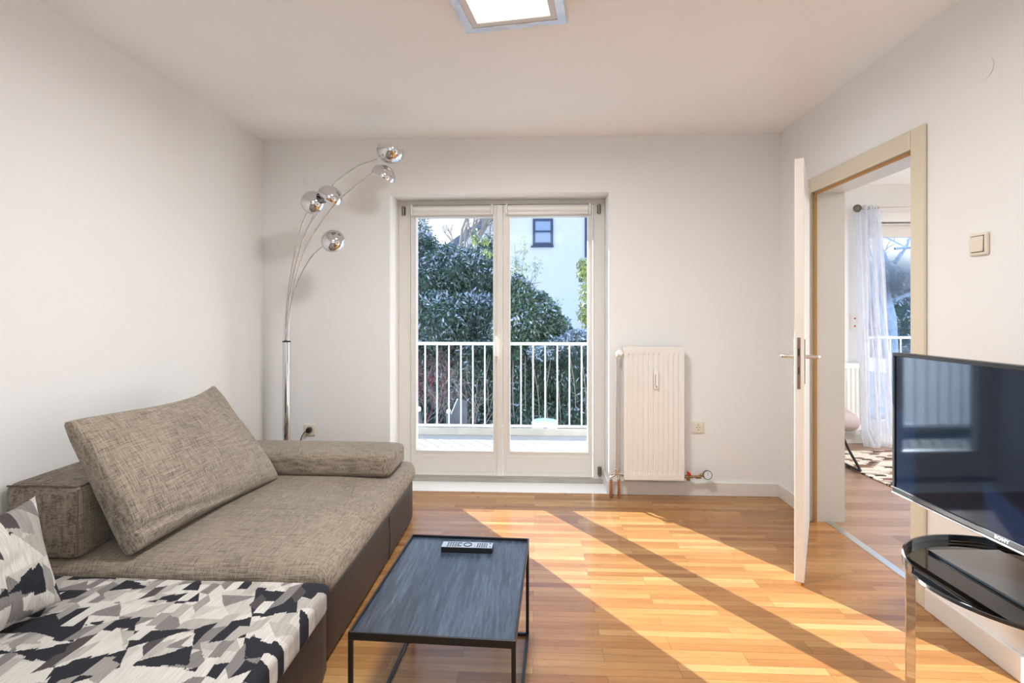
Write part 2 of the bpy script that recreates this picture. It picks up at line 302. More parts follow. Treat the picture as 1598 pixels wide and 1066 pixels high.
# ------------------------------------------------------------------ mesh helpers
ORG = {}
class MB:
    def __init__(s): s.v = []; s.f = []; s.mi = []; s.T = Matrix.Identity(4); s.k = 0
    def add(s, vs, fs):
        o = len(s.v); s.v += [tuple(s.T @ Vector(p)) for p in vs]
        s.f += [tuple(i+o for i in f) for f in fs]; s.mi += [s.k]*len(fs); return s
    def box(s, x0, x1, y0, y1, z0, z1):
        vs = [(x, y, z) for z in (z0, z1) for x, y in ((x0, y0), (x1, y0), (x1, y1), (x0, y1))]
        return s.add(vs, [(3, 2, 1, 0), (4, 5, 6, 7), (0, 1, 5, 4), (1, 2, 6, 5), (2, 3, 7, 6), (3, 0, 4, 7)])
    def prism(s, pts, axis, a, b):
        """outline pts in the other two axes, extruded along axis from a to b"""
        n = len(pts)
        def P(p, t): return {'x': (t, p[0], p[1]), 'y': (p[0], t, p[1]), 'z': (p[0], p[1], t)}[axis]
        vs = [P(p, a) for p in pts]+[P(p, b) for p in pts]
        return s.add(vs, [tuple(range(n))[::-1], tuple(range(n, 2*n))]+[(i, (i+1) % n, n+(i+1) % n, n+i) for i in range(n)])
    def tube(s, pts, r, n=10, cap=True, closed=False):
        pts = [Vector(p) for p in pts]; m = len(pts); rr = r if hasattr(r, '__len__') else [r]*m
        vs = []; up = None
        for i, p in enumerate(pts):
            if closed: d = pts[(i+1) % m]-pts[i-1]
            else: d = pts[min(i+1, m-1)]-pts[max(i-1, 0)]
            d = d.normalized() if d.length > 1e-9 else Vector((0, 0, 1))
            if up is None: up = Vector((0, 0, 1)) if abs(d.z) < 0.9 else Vector((1, 0, 0))
            a = d.cross(up).normalized() if d.cross(up).length > 1e-6 else d.orthogonal().normalized()
            up = a.cross(d).normalized()
            for j in range(n):
                t = 2*PI*j/n; vs.append(p+a*math.cos(t)*rr[i]+up*math.sin(t)*rr[i])
        fs = []
        for i in range(m if closed else m-1):
            for j in range(n):
                a0 = i*n+j; a1 = i*n+(j+1) % n; b0 = ((i+1) % m)*n+j; b1 = ((i+1) % m)*n+(j+1) % n
                fs.append((a0, a1, b1, b0))
        if cap and not closed: fs += [tuple(range(n))[::-1], tuple((m-1)*n+j for j in range(n))]
        return s.add(vs, fs)
    def cyl(s, p0, p1, r, n=20): return s.tube([p0, p1], r, n)
    def lathe(s, prof, n=32, c=(0, 0, 0), closed=True):
        vs = []; m = len(prof)
        for r, z in prof:
            for j in range(n):
                t = 2*PI*j/n; vs.append((c[0]+r*math.cos(t), c[1]+r*math.sin(t), c[2]+z))
        fs = [(i*n+j, i*n+(j+1) % n, (i+1)*n+(j+1) % n, (i+1)*n+j) for i in range(m-1) for j in range(n)]
        if closed:
            if prof[0][0] > 1e-6: fs.append(tuple(range(n))[::-1])
            if prof[-1][0] > 1e-6: fs.append(tuple((m-1)*n+j for j in range(n)))
        return s.add(vs, fs)
    def soft(s, c, h, r, n=10, puff=(0, 0, 0), fn=None):
        """a cushion: rounded box of half sizes h, corner radius r, bulging by puff on each axis"""
        idx = {}; vs = []; fs = []
        N = n
        def V(i, j, kk):
            key = (i, j, kk)
            if key in idx: return idx[key]
            p = [2*i/N-1, 2*j/N-1, 2*kk/N-1]
            q = [math.copysign(1-(1-abs(a))**1.35, a) for a in p]
            out = Vector([q[a]*h[a] for a in range(3)])
            inn = Vector([max(-(h[a]-r), min(h[a]-r, out[a])) for a in range(3)])
            d = out-inn
            if d.length > 1e-9:
                w = inn+d.normalized()*r
                out = w
            for a in range(3):
                b, e = [x for x in range(3) if x != a]
                out[a] += puff[a]*p[a]*(1-p[b]**2)*(1-p[e]**2) if abs(p[a]) > 0 else 0
            if fn: out = Vector(fn(out, p))
            idx[key] = len(vs); vs.append((out.x+c[0], out.y+c[1], out.z+c[2])); return idx[key]
        for i in range(N):
            for j in range(N):
                fs.append((V(i, j, 0), V(i, j+1, 0), V(i+1, j+1, 0), V(i+1, j, 0)))
                fs.append((V(i, j, N), V(i+1, j, N), V(i+1, j+1, N), V(i, j+1, N)))
                fs.append((V(i, 0, j), V(i+1, 0, j), V(i+1, 0, j+1), V(i, 0, j+1)))
                fs.append((V(i, N, j), V(i, N, j+1), V(i+1, N, j+1), V(i+1, N, j)))
                fs.append((V(0, i, j), V(0, i, j+1), V(0, i+1, j+1), V(0, i+1, j)))
                fs.append((V(N, i, j), V(N, i+1, j), V(N, i+1, j+1), V(N, i, j+1)))
        return s.add(vs, fs)
    def build(s, name, mat, parent=None, smooth=False, bevel=0, org=None, seg=2, angle=40):
        me = bpy.data.meshes.new(name); o = bpy.data.objects.new(name, me); COL.objects.link(o)
        if parent is not None: g = ORG[parent.name]
        elif org is not None: g = Vector(org)
        else:
            xs = [p[0] for p in s.v]; ys = [p[1] for p in s.v]; zs = [p[2] for p in s.v]
            g = Vector(((min(xs)+max(xs))/2, (min(ys)+max(ys))/2, min(zs)))
        me.from_pydata([(p[0]-g.x, p[1]-g.y, p[2]-g.z) for p in s.v], [], s.f)
        mats = mat if isinstance(mat, (list, tuple)) else [mat]
        for m in mats: me.materials.append(m)
        if len(mats) > 1: me.polygons.foreach_set('material_index', s.mi)
        me.update(); ORG[o.name] = g
        if parent is not None: o.parent = parent
        else: o.location = g
        if smooth:
            me.polygons.foreach_set('use_smooth', [True]*len(me.polygons))
            if angle < 180: 
                import bmesh
                bm = bmesh.new(); bm.from_mesh(me); lim = R(angle)
                for e in bm.edges:
                    if len(e.link_faces) == 2 and e.calc_face_angle(0) > lim: e.smooth = False
                bm.to_mesh(me); bm.free()
        if bevel:
            b = o.modifiers.new('bevel', 'BEVEL'); b.width = bevel; b.segments = seg; b.limit_method = 'ANGLE'; b.angle_limit = R(40)
        return o
def empty(name, loc):
    o = bpy.data.objects.new(name, None); COL.objects.link(o); o.location = loc; o.empty_display_size = 0.1
    ORG[o.name] = Vector(loc); return o
def tag(o, label=None, cat=None, group=None, kind=None):
    if label: o['label'] = label
    if cat: o['category'] = cat
    if group: o['group'] = group
    if kind: o['kind'] = kind
    return o
def thing(name, loc, label, cat, group=None): return tag(empty(name, loc), label, cat, group)
def struct(o, label, cat): return tag(o, label, cat, None, 'structure')
def copy_tree(o, parent=None):
    c = o.copy(); COL.objects.link(c)
    if parent is not None: c.parent = parent
    for ch in list(o.children): copy_tree(ch, c)
    ORG[c.name] = ORG[o.name]
    return c
def ray(px, py):
    u = (px-CX)/FPX; v = (HY-py)/FPX
    return Vector((-math.sin(YAW)+u*math.cos(YAW), math.cos(YAW)+u*math.sin(YAW), v))
def at(px, py, Y):
    d = ray(px, py); t = Y/d.y; return Vector((d.x*t, Y, CH+d.z*t))
def spline(pts, n=24):
    """smooth curve through the points"""
    P = [Vector(p) for p in pts]; P = [P[0]*2-P[1]]+P+[P[-1]*2-P[-2]]; out = []
    for i in range(1, len(P)-2):
        for j in range(n):
            t = j/n; a, b, c, d = P[i-1:i+3]
            out.append(0.5*((2*b)+(c-a)*t+(2*a-5*b+4*c-d)*t*t+(3*b-a-3*c+d)*t**3))
    return out+[P[-2]]

# ------------------------------------------------------------------ the room
XL, XR, YB, YF, H = -1.969, 1.6665, 3.739, -2.3, 2.5
WT = 0.18                                    # thickness of the wall to the next room
X2, Y2, X2R, Y2F = XR+WT, 5.29, 5.6, 0.6     # the next room
YO = YB+0.38                                 # outer face of the back wall
DX0, DX1, DZ = -1.045, 0.502, 2.107          # reveal of the balcony door
OY0, OY1, OZ = 2.44, 3.302, 1.99             # opening to the next room
struct(MB().box(XL, XR+0.075, YF, YB, -0.2, 0).build('floor', M['parquet'], org=(0, 0, 0)), 'warm oak strip parquet floor with long patches of sunlight', 'floor')
struct(MB().box(XR+0.12, X2R, Y2F, Y2, -0.2, 0).build('floor_next_room', M['oldfloor'], org=(0, 0, 0)), 'greyish brown plank floor seen through the open doorway', 'floor')
struct(MB().box(XL-0.3, X2R+0.3, YF-0.3, Y2+0.36, H, H+0.2).build('ceiling', M['ceil'], org=(0, 0, H)), 'plain off-white ceiling', 'ceiling')
struct(MB().box(XL-0.3, XL, YF-0.3, YO, -0.2, H).build('wall_left', M['wall']), 'plain white wall behind the sofa', 'wall')
w = MB().box(XL, DX0, YB, YO, -0.2, H).box(DX1, X2, YB, YO, -0.2, H).box(DX0, DX1, YB, YO, DZ, H).box(DX0, DX1, YB, YO, -0.3, 0.0)
struct(w.build('wall_back', M['wall']), 'white wall around the deep reveal of the balcony door', 'wall')
w = MB().box(XR, X2, OY1+0.021, YB, -0.2, H).box(XR, X2, YF-0.3, OY0-0.021, -0.2, H).box(XR, X2, OY0-0.021, OY1+0.021, OZ+0.021, H)
struct(w.build('wall_right', M['wall']), 'white wall with the doorway to the next room', 'wall')
w = MB().box(XL, -0.71, YF-0.3, YF, -0.2, H).box(1.45, XR, YF-0.3, YF, -0.2, H).box(-0.71, 1.45, YF-0.3, YF, -0.2, 0.05).box(-0.71, 1.45, YF-0.3, YF, 2.4, H)
struct(w.build('wall_front', M['wall']), 'white wall behind the camera with an opening for the added window', 'wall')
wf = MB()
for a, b_ in ((-0.71, -0.65), (0.37, 0.43), (1.39, 1.45)): wf.box(a, b_, YF-0.16, YF-0.1, 0.05, 2.4)
wf.box(-0.71, 1.45, YF-0.159, YF-0.101, 0.05, 0.11).box(-0.71, 1.45, YF-0.159, YF-0.101, 2.34, 2.4)
wo3 = struct(wf.build('window_fill', M['white']), 'unseen white framed window added behind the camera for fill light', 'window')  # out of view, added to let in more daylight as fill
MB().box(-0.65, 1.39, YF-0.132, YF-0.128, 0.11, 2.34).build('pane', M['glass'], wo3)
# next room shell
WX0, WX1, WZ0, WZ1 = 3.19, 4.95, 0.02, 2.14
w = MB().box(X2-0.35, WX0, Y2, Y2+0.35, -0.2, H).box(WX1, X2R+0.3, Y2, Y2+0.35, -0.2, H).box(WX0, WX1, Y2, Y2+0.35, WZ1, H).box(WX0, WX1, Y2, Y2+0.35, -0.2, WZ0)
struct(w.build('wall_back_next_room', M['wall']), 'white far wall of the next room with a glazed balcony door', 'wall')
struct(MB().box(X2-0.35, X2, YO, Y2, -0.2, H).build('wall_left_next_room', M['wall']), 'white side wall of the next room', 'wall')
struct(MB().box(X2R, X2R+0.3, Y2F, Y2, -0.2, H).build('wall_right_next_room', M['wall']), 'white right wall of the next room', 'wall')
struct(MB().box(X2, X2R+0.3, Y2F-0.3, Y2F, -0.2, H).build('wall_front_next_room', M['wall']), 'white near wall of the next room', 'wall')

# baseboards
BH, BT = 0.093, 0.016
def board(name, x0, x1, y0, y1, label):
    o = MB().box(x0, x1, y0, y1, 0.0, BH).build(name, M['white'], bevel=0.004)
    struct(o, label, 'baseboard')
board('baseboard_back', DX1, XR, YB-BT, YB, 'white baseboard under the radiator')
board('baseboard_back_left', XL, DX0, YB-BT, YB, 'white baseboard behind the sofa arm')
board('baseboard_reveal', DX1-BT, DX1, YB-BT, YB+0.23, 'short white baseboard turning into the balcony door reveal')
board('baseboard_right', XR-BT, XR, OY1+0.09, YB-BT, 'short white baseboard between the corner and the doorway')
board('baseboard_right_near', XR-BT, XR, YF, OY0-0.09, 'white baseboard below the television')
board('baseboard_next_room', X2, WX0, Y2-BT, Y2, 'white baseboard under the next room radiator')

# ------------------------------------------------------------------ balcony double door (door_1)
YD = YB+0.235            # front plane of the frame
d1 = struct(empty('door_1', ((DX0+DX1)/2, YD, 0)), 'white glazed double door to the balcony with blinds rolled up', 'door')
def atD(px, py, dy=0.0): return at(px, py, YD+dy)
fx0, fx1 = atD(628, 500).x, atD(938, 500).x
ztop = atD(700, 320).z; zsill = 0.04
f = MB()
f.box(DX0, atD(641, 500).x, YD, YD+0.09, 0, DZ).box(atD(926, 500).x, DX1, YD, YD+0.09, 0, DZ)
f.box(DX0, DX1, YD+0.001, YD+0.089, ztop, DZ).box(DX0, DX1, YD-0.004, YD+0.088, 0, zsill)
f.build('frame', M['white'], d1, bevel=0.003)
MB().box(DX0, DX1, YD-0.02, YD-0.0045, 0, 0.03).build('threshold_board', M['curb'], d1, bevel=0.002)
XM = atD(784, 500).x
def leaf(xa, xb, ga, gb, flip):
    yf = YD-0.018; yb = YD+0.05
    zt, zb = ztop-0.006, zsill+0.006
    gt, gz = at(700, 339, yf).z, at(700, 703, yf).z
    lf = MB().box(xa, ga, yf, yb, zb, zt).box(gb, xb, yf, yb, zb, zt).box(ga, gb, yf, yb, gt, zt).box(ga, gb, yf, yb, zb, gz)
    o = lf.build('leaf', M['white'], d1, bevel=0.003)
    # glazing bead stands proud round the pane, a flat panel below
    bd = MB(); w_ = 0.014
    bd.box(ga-w_, ga, yf-0.005, yf+0.002, gz-w_, gt+w_).box(gb, gb+w_, yf-0.005, yf+0.002, gz-w_, gt+w_)
    bd.box(ga, gb, yf-0.005, yf+0.002, gt, gt+w_).box(ga, gb, yf-0.005, yf+0.002, gz-w_, gz)
    bd.build('glazing_bead', M['white'], o, bevel=0.002)
    MB().box(ga, gb, yf+0.03, yf+0.036, gz, gt).build('pane', M['glass'], o)
    MB().box(ga-0.03, gb+0.03, yf-0.003, yf+0.001, zb+0.03, gz-0.035).build('bottom_panel', M['white'], o, bevel=0.002)
    return o
lx = [at(p, 500, YD-0.018).x for p in (641, 647.5, 769.5, 783.2, 785, 796, 918, 924.5)]
leafL = leaf(lx[0], lx[3], lx[1]+0.01, lx[2], 0)
leafR = leaf(lx[4], lx[7], lx[5], lx[6]-0.003, 1)
cs = MB().box(lx[3]-0.035, lx[4]-0.001, YD-0.034, YD-0.018, zsill+0.01, ztop-0.01); cs.build('closing_strip', M['white'], d1, bevel=0.003)
hp = at(775, 537, YD-0.03)
h = MB().soft((hp.x, YD-0.038, hp.z+0.035), (0.010, 0.005, 0.03), 0.004, 6); h.tube([(hp.x, YD-0.038, hp.z+0.04), (hp.x, YD-0.072, hp.z+0.04), (hp.x, YD-0.078, hp.z+0.035), (hp.x, YD-0.078, hp.z-0.085)], 0.0075, 10)
h.build('handle', M['plastic'], d1, smooth=True)
for px, py in ((629.5, 329), (935, 326), (936, 736)):
    p = at(px, py, YD-0.02)
    MB().cyl((p.x, YD-0.02, p.z-0.035), (p.x, YD-0.02, p.z+0.035), 0.009, 12).box(p.x-0.014, p.x+0.014, YD-0.014, YD-0.0005, p.z-0.03, p.z+0.03).build('hinge', M['hinge'], d1, bevel=0.001)

# roller blinds clipped on the two leaves
def blind(xa, xb, chain, label, side):
    yf = YD-0.018
    z0 = at(700, 335.5, yf).z; z1 = at(700, 322, yf).z
    t = thing('roller_blind', ((xa+xb)/2, yf-0.03, z0), label, 'blind', 'roller blinds on the balcony door')
    MB().cyl((xa+0.008, yf-0.028, (z0+z1)/2), (xb-0.008, yf-0.028, (z0+z1)/2), 0.024, 24).build('rolled_fabric', M['plastic'], t, smooth=True)
    MB().box(xa+0.01, xb-0.01, yf-0.052, yf-0.040, z0-0.008, z0+0.006).build('bottom_bar', M['white'], t, bevel=0.002)
    for x in (xa, xb): MB().box(x-0.006, x+0.006, yf-0.055, yf-0.0006, z0-0.004, z1+0.004).cyl((x-0.007, yf-0.028, (z0+z1)/2), (x+0.007, yf-0.028, (z0+z1)/2), 0.01, 12).build('bracket', M['plastic'], t, bevel=0.002)
    if chain:
        zc = at(700, chain, yf).z; x = xa-0.014 if side < 0 else xb+0.012
        MB().tube(spline([(x-0.008, yf-0.026, z0+0.03), (x-0.009, yf-0.026, (z0+zc)/2), (x-0.007, yf-0.026, zc+0.02), (x, yf-0.026, zc), (x+0.007, yf-0.026, zc+0.02), (x+0.009, yf-0.026, (z0+zc)/2), (x+0.008, yf-0.026, z0+0.03)], 10), 0.0016, 6).build('pull_chain', M['plastic'], t, smooth=True)
    return t
bl = [at(p, 330, YD-0.045).x for p in (643.5, 768, 790.5, 920)]
blind(bl[0], bl[1], 528, 'white rolled-up blind over the left glass pane with a long pull chain', -1)
blind(bl[2], bl[3], 548, 'white rolled-up blind over the right glass pane, its chain beside the wall', 1)

# ------------------------------------------------------------------ doorway to the next room (door_2)
d2 = struct(empty('door_2', (XR, (OY0+OY1)/2, 0)), 'open white interior door in a cream steel frame', 'door')
CW = 0.088
c = MB()
c.box(XR-0.014, XR-0.0005, OY0-CW, OY0, 0, OZ+CW).box(XR-0.014, XR-0.0005, OY1, OY1+CW, 0, OZ+CW).box(XR-0.0139, XR-0.0006, OY0, OY1, OZ, OZ+CW)
c.build('casing', M['casing'], d2, bevel=0.006)
l = MB().box(XR-0.0004, X2+0.01, OY0-0.02, OY0, 0, OZ+0.02).box(XR-0.0004, X2+0.01, OY1, OY1+0.02, 0, OZ+0.02).box(XR-0.0003, X2+0.0099, OY0, OY1, OZ, OZ+0.02)
l.build('jamb_lining', M['jamb'], d2)
g = MB().box(XR+0.004, XR+0.020, OY1-0.013, OY1, 0.0, OZ).box(XR+0.004, XR+0.020, OY0, OY1, OZ-0.013, OZ).box(XR+0.004, XR+0.020, OY0, OY0+0.013, 0, OZ)
g.build('gasket', M['gasket'], d2)
MB().box(XR+0.075, XR+0.12, OY0, OY1, -0.2, 0.004).build('threshold_strip', M['brushed'], d2, bevel=0.003)
# leaf, swung into the room
A = Vector((1.198, 2.541, 0)); B = Vector((1.237, 2.526, 0)); Hn = Vector((1.648, 3.298, 0))
d = (Hn-B).normalized(); n_ = Vector((-d.y, d.x, 0)); LT = 0.040; LL = (Hn-B).length-0.005
rot = Matrix.Identity(4); rot.col[0] = (d.x, d.y, 0, 0); rot.col[1] = (n_.x, n_.y, 0, 0); rot.col[3] = (B.x, B.y, 0, 1)
def ml(): m = MB(); m.T = rot; return m
LZ0, LZ1 = 0.010, 1.985
lo = ml().box(0, LL, 0, LT, LZ0, LZ1).build('leaf', [M['door_white'], M['edge']], d2, bevel=0.0025)
for p in lo.data.polygons:                      # the worn painted edge
    if p.normal.dot(-d) > 0.9: p.material_index = 1
ml().box(-0.0012, 0.002, LT*0.38, LT*0.72, 0.91, 1.15).build('lock_plate', M['lockplate'], lo)
ml().box(-0.0022, 0.001, LT*0.45, LT*0.66, 1.065, 1.098).box(-0.0022, 0.001, LT*0.48, LT*0.62, 0.980, 1.013).build('latch', M['slotdark'], lo)
for sgn, y0 in ((1, LT), (-1, 0.0)):
    ml().box(0.035, 0.075, y0+(0 if sgn > 0 else -0.006), y0+(0.006 if sgn > 0 else 0), 0.93, 1.14).build('handle_plate', M['brushed'], lo, bevel=0.003)
    hh = ml(); hh.tube(spline([(0.055, y0+sgn*0.005, 1.058), (0.055, y0+sgn*0.045, 1.058), (0.062, y0+sgn*0.054, 1.057), (0.08, y0+sgn*0.056, 1.056), (0.165, y0+sgn*0.056, 1.053)], 8), [0.009]*33, 12)
    hh.build('handle', M['brushed'], lo, smooth=True)

# ------------------------------------------------------------------ ceiling lamp
LC = Vector((-0.118, 2.009, H)); la = R(-8.5)
def lampmb():
    m = MB(); m.T = Matrix.Translation(LC) @ Matrix.Rotation(la, 4, 'Z'); return m
def ring(m, a, b, z0, z1, zt=None):
    """square ring, outer half size a, inner b; outer face slopes to a2 at the top"""
    o = [(-a, -a), (a, -a), (a, a), (-a, a)]; i = [(-b, -b), (b, -b), (b, b), (-b, b)]
    vs = [(x, y, z0) for x, y in o]+[(x, y, z0) for x, y in i]+[(x, y, z1) for x, y in o]+[(x, y, z1) for x, y in i]; fs = []
    for q in range(4):
        w_ = (q+1) % 4
        fs += [(q, 4+q, 4+w_, w_), (8+q, 8+w_, 12+w_, 12+q), (q, w_, 8+w_, 8+q), (4+q, 12+q, 12+w_, 4+w_)]
    m.add(vs, fs)
def ceiling_lamp(label, group, LC=LC):
    cl = thing('ceiling_lamp', LC, label, 'ceiling lamp', group)
    m = lampmb(); ring(m, 0.218, 0.150, -0.045, 0.0); m.build('housing', M['lampframe'], cl, bevel=0.003)
    m = lampmb(); ring(m, 0.212, 0.178, -0.0485, -0.0445); m.build('mosaic_band', M['mosaic'], cl)
    m = lampmb(); m.box(-0.152, 0.152, -0.152, 0.152, -0.040, -0.034); m.build('diffuser', M['lampglow'], cl)
    return cl
ceiling_lamp('square ceiling lamp with a glowing panel and a mosaic rim', None)
def panel_light(name, loc, w_, size):
    a = bpy.data.lights.new(name, 'AREA'); o = bpy.data.objects.new(name, a); COL.objects.link(o)
    a.energy = w_; a.size = size; a.color = (0.99, 0.98, 0.97); a.spread = R(175); o.location = loc; return o
pl = panel_light('ceiling_lamp_light', (LC.x, LC.y, H-0.05), LAMP_W, 0.30); pl.rotation_euler = (0, 0, la)
def fill_panel(loc, size, watts, label, col):  # panels outside the view, added only for their fill light
    t = thing('ceiling_lamp', loc, label, 'ceiling lamp'); x, y, z = loc; h = size/2
    MB().box(x-h-0.02, x+h+0.02, y-h-0.02, y+h+0.02, z-0.035, z).build('housing', M['lampframe'], t, bevel=0.003)
    MB().box(x-h, x+h, y-h, y+h, z-0.038, z-0.0352).build('diffuser', M['lampglow'], t)
    panel_light('panel_light', (x, y, z-0.045), watts, size).data.color = col
fill_panel((-0.15, -0.7, H), 1.1, REAR_FILL_W, 'large unseen ceiling panel added over the rear of the room as fill light', (0.84, 0.92, 1.0))
fill_panel((3.6, 2.9, H), 0.7, NEXT_FILL_W, 'unseen square ceiling panel added in the next room as fill light', (1.0, 0.98, 0.95))

# ------------------------------------------------------------------ sofa
sofa = thing('sofa', (-1.36, 2.5, 0), 'low corner sofa, grey-brown cloth seat on a brown leather base with a patterned lounge end', 'sofa')
SX0, SX1, SY0, SY1 = XL+0.028, -0.755, 1.84, 3.225
def lean(fn_amp, seed):
    def fn(p, q):
        nz = noise.noise(Vector((p.x*2.2+seed, p.y*2.2, p.z*2.2)))
        return (p.x, p.y, p.z+fn_amp*nz*(1 if q[2] > 0 else 0))
    return fn
MB().soft(((SX0+SX1)/2, (SY0+SY1)/2, 0.131), ((SX1-SX0)/2, (SY1-SY0)/2, 0.121), 0.018, 14, (0.012, 0, 0)).build('base', M['leather'], sofa, smooth=True, angle=180)
mb = MB()
for y in (2.655,): mb.tube([(SX1+0.011, y, 0.02), (SX1+0.013, y, 0.12), (SX1+0.009, y, 0.235)], 0.0022, 6)
mb.build('leather_seam', M['slotdark'], sofa, smooth=True)
MB().soft(((SX0+SX1)/2+0.004, (SY0+SY1)/2, 0.301), ((SX1-SX0)/2+0.014, (SY1-SY0)/2+0.006, 0.064), 0.055, 26, (0.01, 0.0, 0.022), lean(0.012, 3)).build('seat_cushion', M['taupe'], sofa, smooth=True, angle=180)
MB().soft((-1.808, 2.235, 0.500), (0.143, 0.378, 0.135), 0.022, 12, (0.008, 0.006, 0.006)).build('backrest', M['taupe_side'], sofa, smooth=True, angle=180)
sm = MB()
for pts in ([(-1.669, 1.859, 0.385), (-1.666, 1.855, 0.5), (-1.669, 1.859, 0.622)], [(-1.94, 1.86, 0.631), (-1.8, 1.857, 0.634), (-1.675, 1.862, 0.631)], [(-1.669, 1.87, 0.630), (-1.664, 2.2, 0.633), (-1.67, 2.6, 0.630)]):
    sm.tube(pts, 0.003, 6)
sm.build('piping', M['seam'], sofa, smooth=True)
MB().soft((-1.365, 2.985, 0.436), (0.575, 0.165, 0.060), 0.030, 14, (0.006, 0.006, 0.010), lean(0.006, 9)).build('arm_cushion', M['taupe'], sofa, smooth=True, angle=180)
# lounge end nearer the camera
CX0, CX1, CY0, CY1 = XL+0.028, -0.722, 0.55, 1.822
MB().soft(((CX0+CX1)/2-0.004, (CY0+CY1)/2, 0.128), ((CX1-CX0)/2, (CY1-CY0)/2, 0.118), 0.018, 12, (0.006, 0, 0)).build('lounge_base', M['leather'], sofa, smooth=True, angle=180)
MB().soft(((CX0+CX1)/2, (CY0+CY1)/2, 0.283), ((CX1-CX0)/2+0.008, (CY1-CY0)/2+0.003, 0.052), 0.030, 26, (0.004, 0.0, 0.010), lean(0.010, 5)).build('lounge_cushion', M['ikat'], sofa, smooth=True, angle=180)
MB().soft((-1.815, 1.10, 0.480), (0.145, 0.42, 0.145), 0.03, 10, (0.008, 0.006, 0.006)).build('lounge_backrest', M['taupe_side'], sofa, smooth=True, angle=180)

# loose pillows: local frame x = width, y = thickness, z = height
def pillow(name, w_, h_, th, mat, corners, sag=0.0, power=0.42, seed=0, n=60, label='', crease=False, dip=0.02):
    """corners: world positions bottom-left, bottom-right, top-left, top-right of the middle plane"""
    bl_, br, tl, tr = [Vector(c) for c in corners]
    ex = ((br-bl_)+(tr-tl)).normalized(); ez = ((tl-bl_)+(tr-br)); ez = (ez-ex*ez.dot(ex)).normalized(); ey = ez.cross(ex).normalized()
    base = (bl_+br)/2; Mt = Matrix.Identity(4)
    for i, e in enumerate((ex, ey, ez)): Mt.col[i] = (e.x, e.y, e.z, 0)
    Mt.col[3] = (base.x, base.y, base.z, 1); Mi = Mt.inverted()
    vs = []; fs = []
    for side in (-1, 1):
        for j in range(n+1):
            for i in range(n+1):
                s_ = i/n; t_ = j/n
                s2 = 0.5-0.5*math.cos(PI*s_)*1.0; t2 = 0.5-0.5*math.cos(PI*t_)
                s2 = 0.6*s2+0.4*s_; t2 = 0.6*t2+0.4*t_
                P = (bl_*(1-s2)+br*s2)*(1-t2)+(tl*(1-s2)+tr*s2)*t2
                a = 2*s2-1; b_ = 2*t2-1
                # edges pull in between the corners
                pin = 0.016
                P = P-ex*a*pin*(1-b_*b_)-ez*b_*(dip*(1+0.6*a) if b_ > 0 else pin)*(1-a*a)
                prof = max(0.0, (1-a**2)*(1-b_**2))**power
                low = 1+sag*(0.5-t2)
                nz = noise.noise(Vector((a*2.1+seed, b_*2.1, side*0.7)))*0.009+noise.noise(Vector((a*5+seed, b_*5, side)))*0.005
                k_ = 0.0
                if crease and side < 0:
                    cl_ = 0.075+0.10*(s2-0.3)**2-0.05*s2; dd = t2-max(0.015, 0.13-0.17*s2)
                    k_ = -0.030*math.exp(-(dd/0.022)**2)*max(0, 1-s2*1.25)+0.018*math.exp(-((dd+0.05)/0.03)**2)*max(0, 1-s2*1.25)
                P = P+ey*side*(th/2*prof*low+(nz+k_)*prof)
                vs.append(Mi @ P)
    m1 = (n+1)**2
    for j in range(n):
        for i in range(n):
            a = j*(n+1)+i
            fs.append((a, a+1, a+n+2, a+n+1)); fs.append((m1+a, m1+a+n+1, m1+a+n+2, m1+a+1))
    me = bpy.data.meshes.new(name); me.from_pydata(vs, [], fs); o = bpy.data.objects.new(name, me); COL.objects.link(o)
    import bmesh
    bm = bmesh.new(); bm.from_mesh(me); bmesh.ops.remove_doubles(bm, verts=bm.verts, dist=0.0008); bmesh.ops.recalc_face_normals(bm, faces=bm.faces); bm.to_mesh(me); bm.free()
    me.polygons.foreach_set('use_smooth', [True]*len(me.polygons)); me.materials.append(mat)
    o.matrix_world = Mt; ORG[o.name] = base
    return o
M['taupe_pillow'] = melange('taupe_melange_pillow', (0.36, 0.305, 0.24), (0.085, 0.065, 0.048), 0)
# remap weave of the pillow to its own plane (x, z)
for m in (M['taupe_pillow'],):
    for nd in m.node_tree.nodes:
        if nd.type == 'MAPPING':
            s_ = nd.inputs['Scale'].default_value; nd.inputs['Scale'].default_value = (s_[0]*0.9, 60, s_[1]*0.9)
pw = pillow('sofa_pillow', 0.9, 0.55, 0.19, M['taupe_pillow'],
    [(-1.470, 1.865, 0.386), (-1.400, 2.79, 0.360), (-1.715, 1.855, 0.868), (-1.745, 2.785, 0.870)], sag=0.6, power=0.24, seed=4, crease=True, dip=0.034)
tag(pw, 'large plain grey-brown pillow leaning against the sofa backrest', 'pillow')
pc = pillow('patterned_cushion', 0.4, 0.38, 0.12, M['ikat_cushion'],
    [(-1.515, 1.205, 0.355), (-1.500, 1.615, 0.355), (-1.600, 1.205, 0.690), (-1.578, 1.602, 0.690)], power=0.5, seed=11)
tag(pc, 'small cushion with black, grey and white angular pattern at the left picture edge', 'cushion')

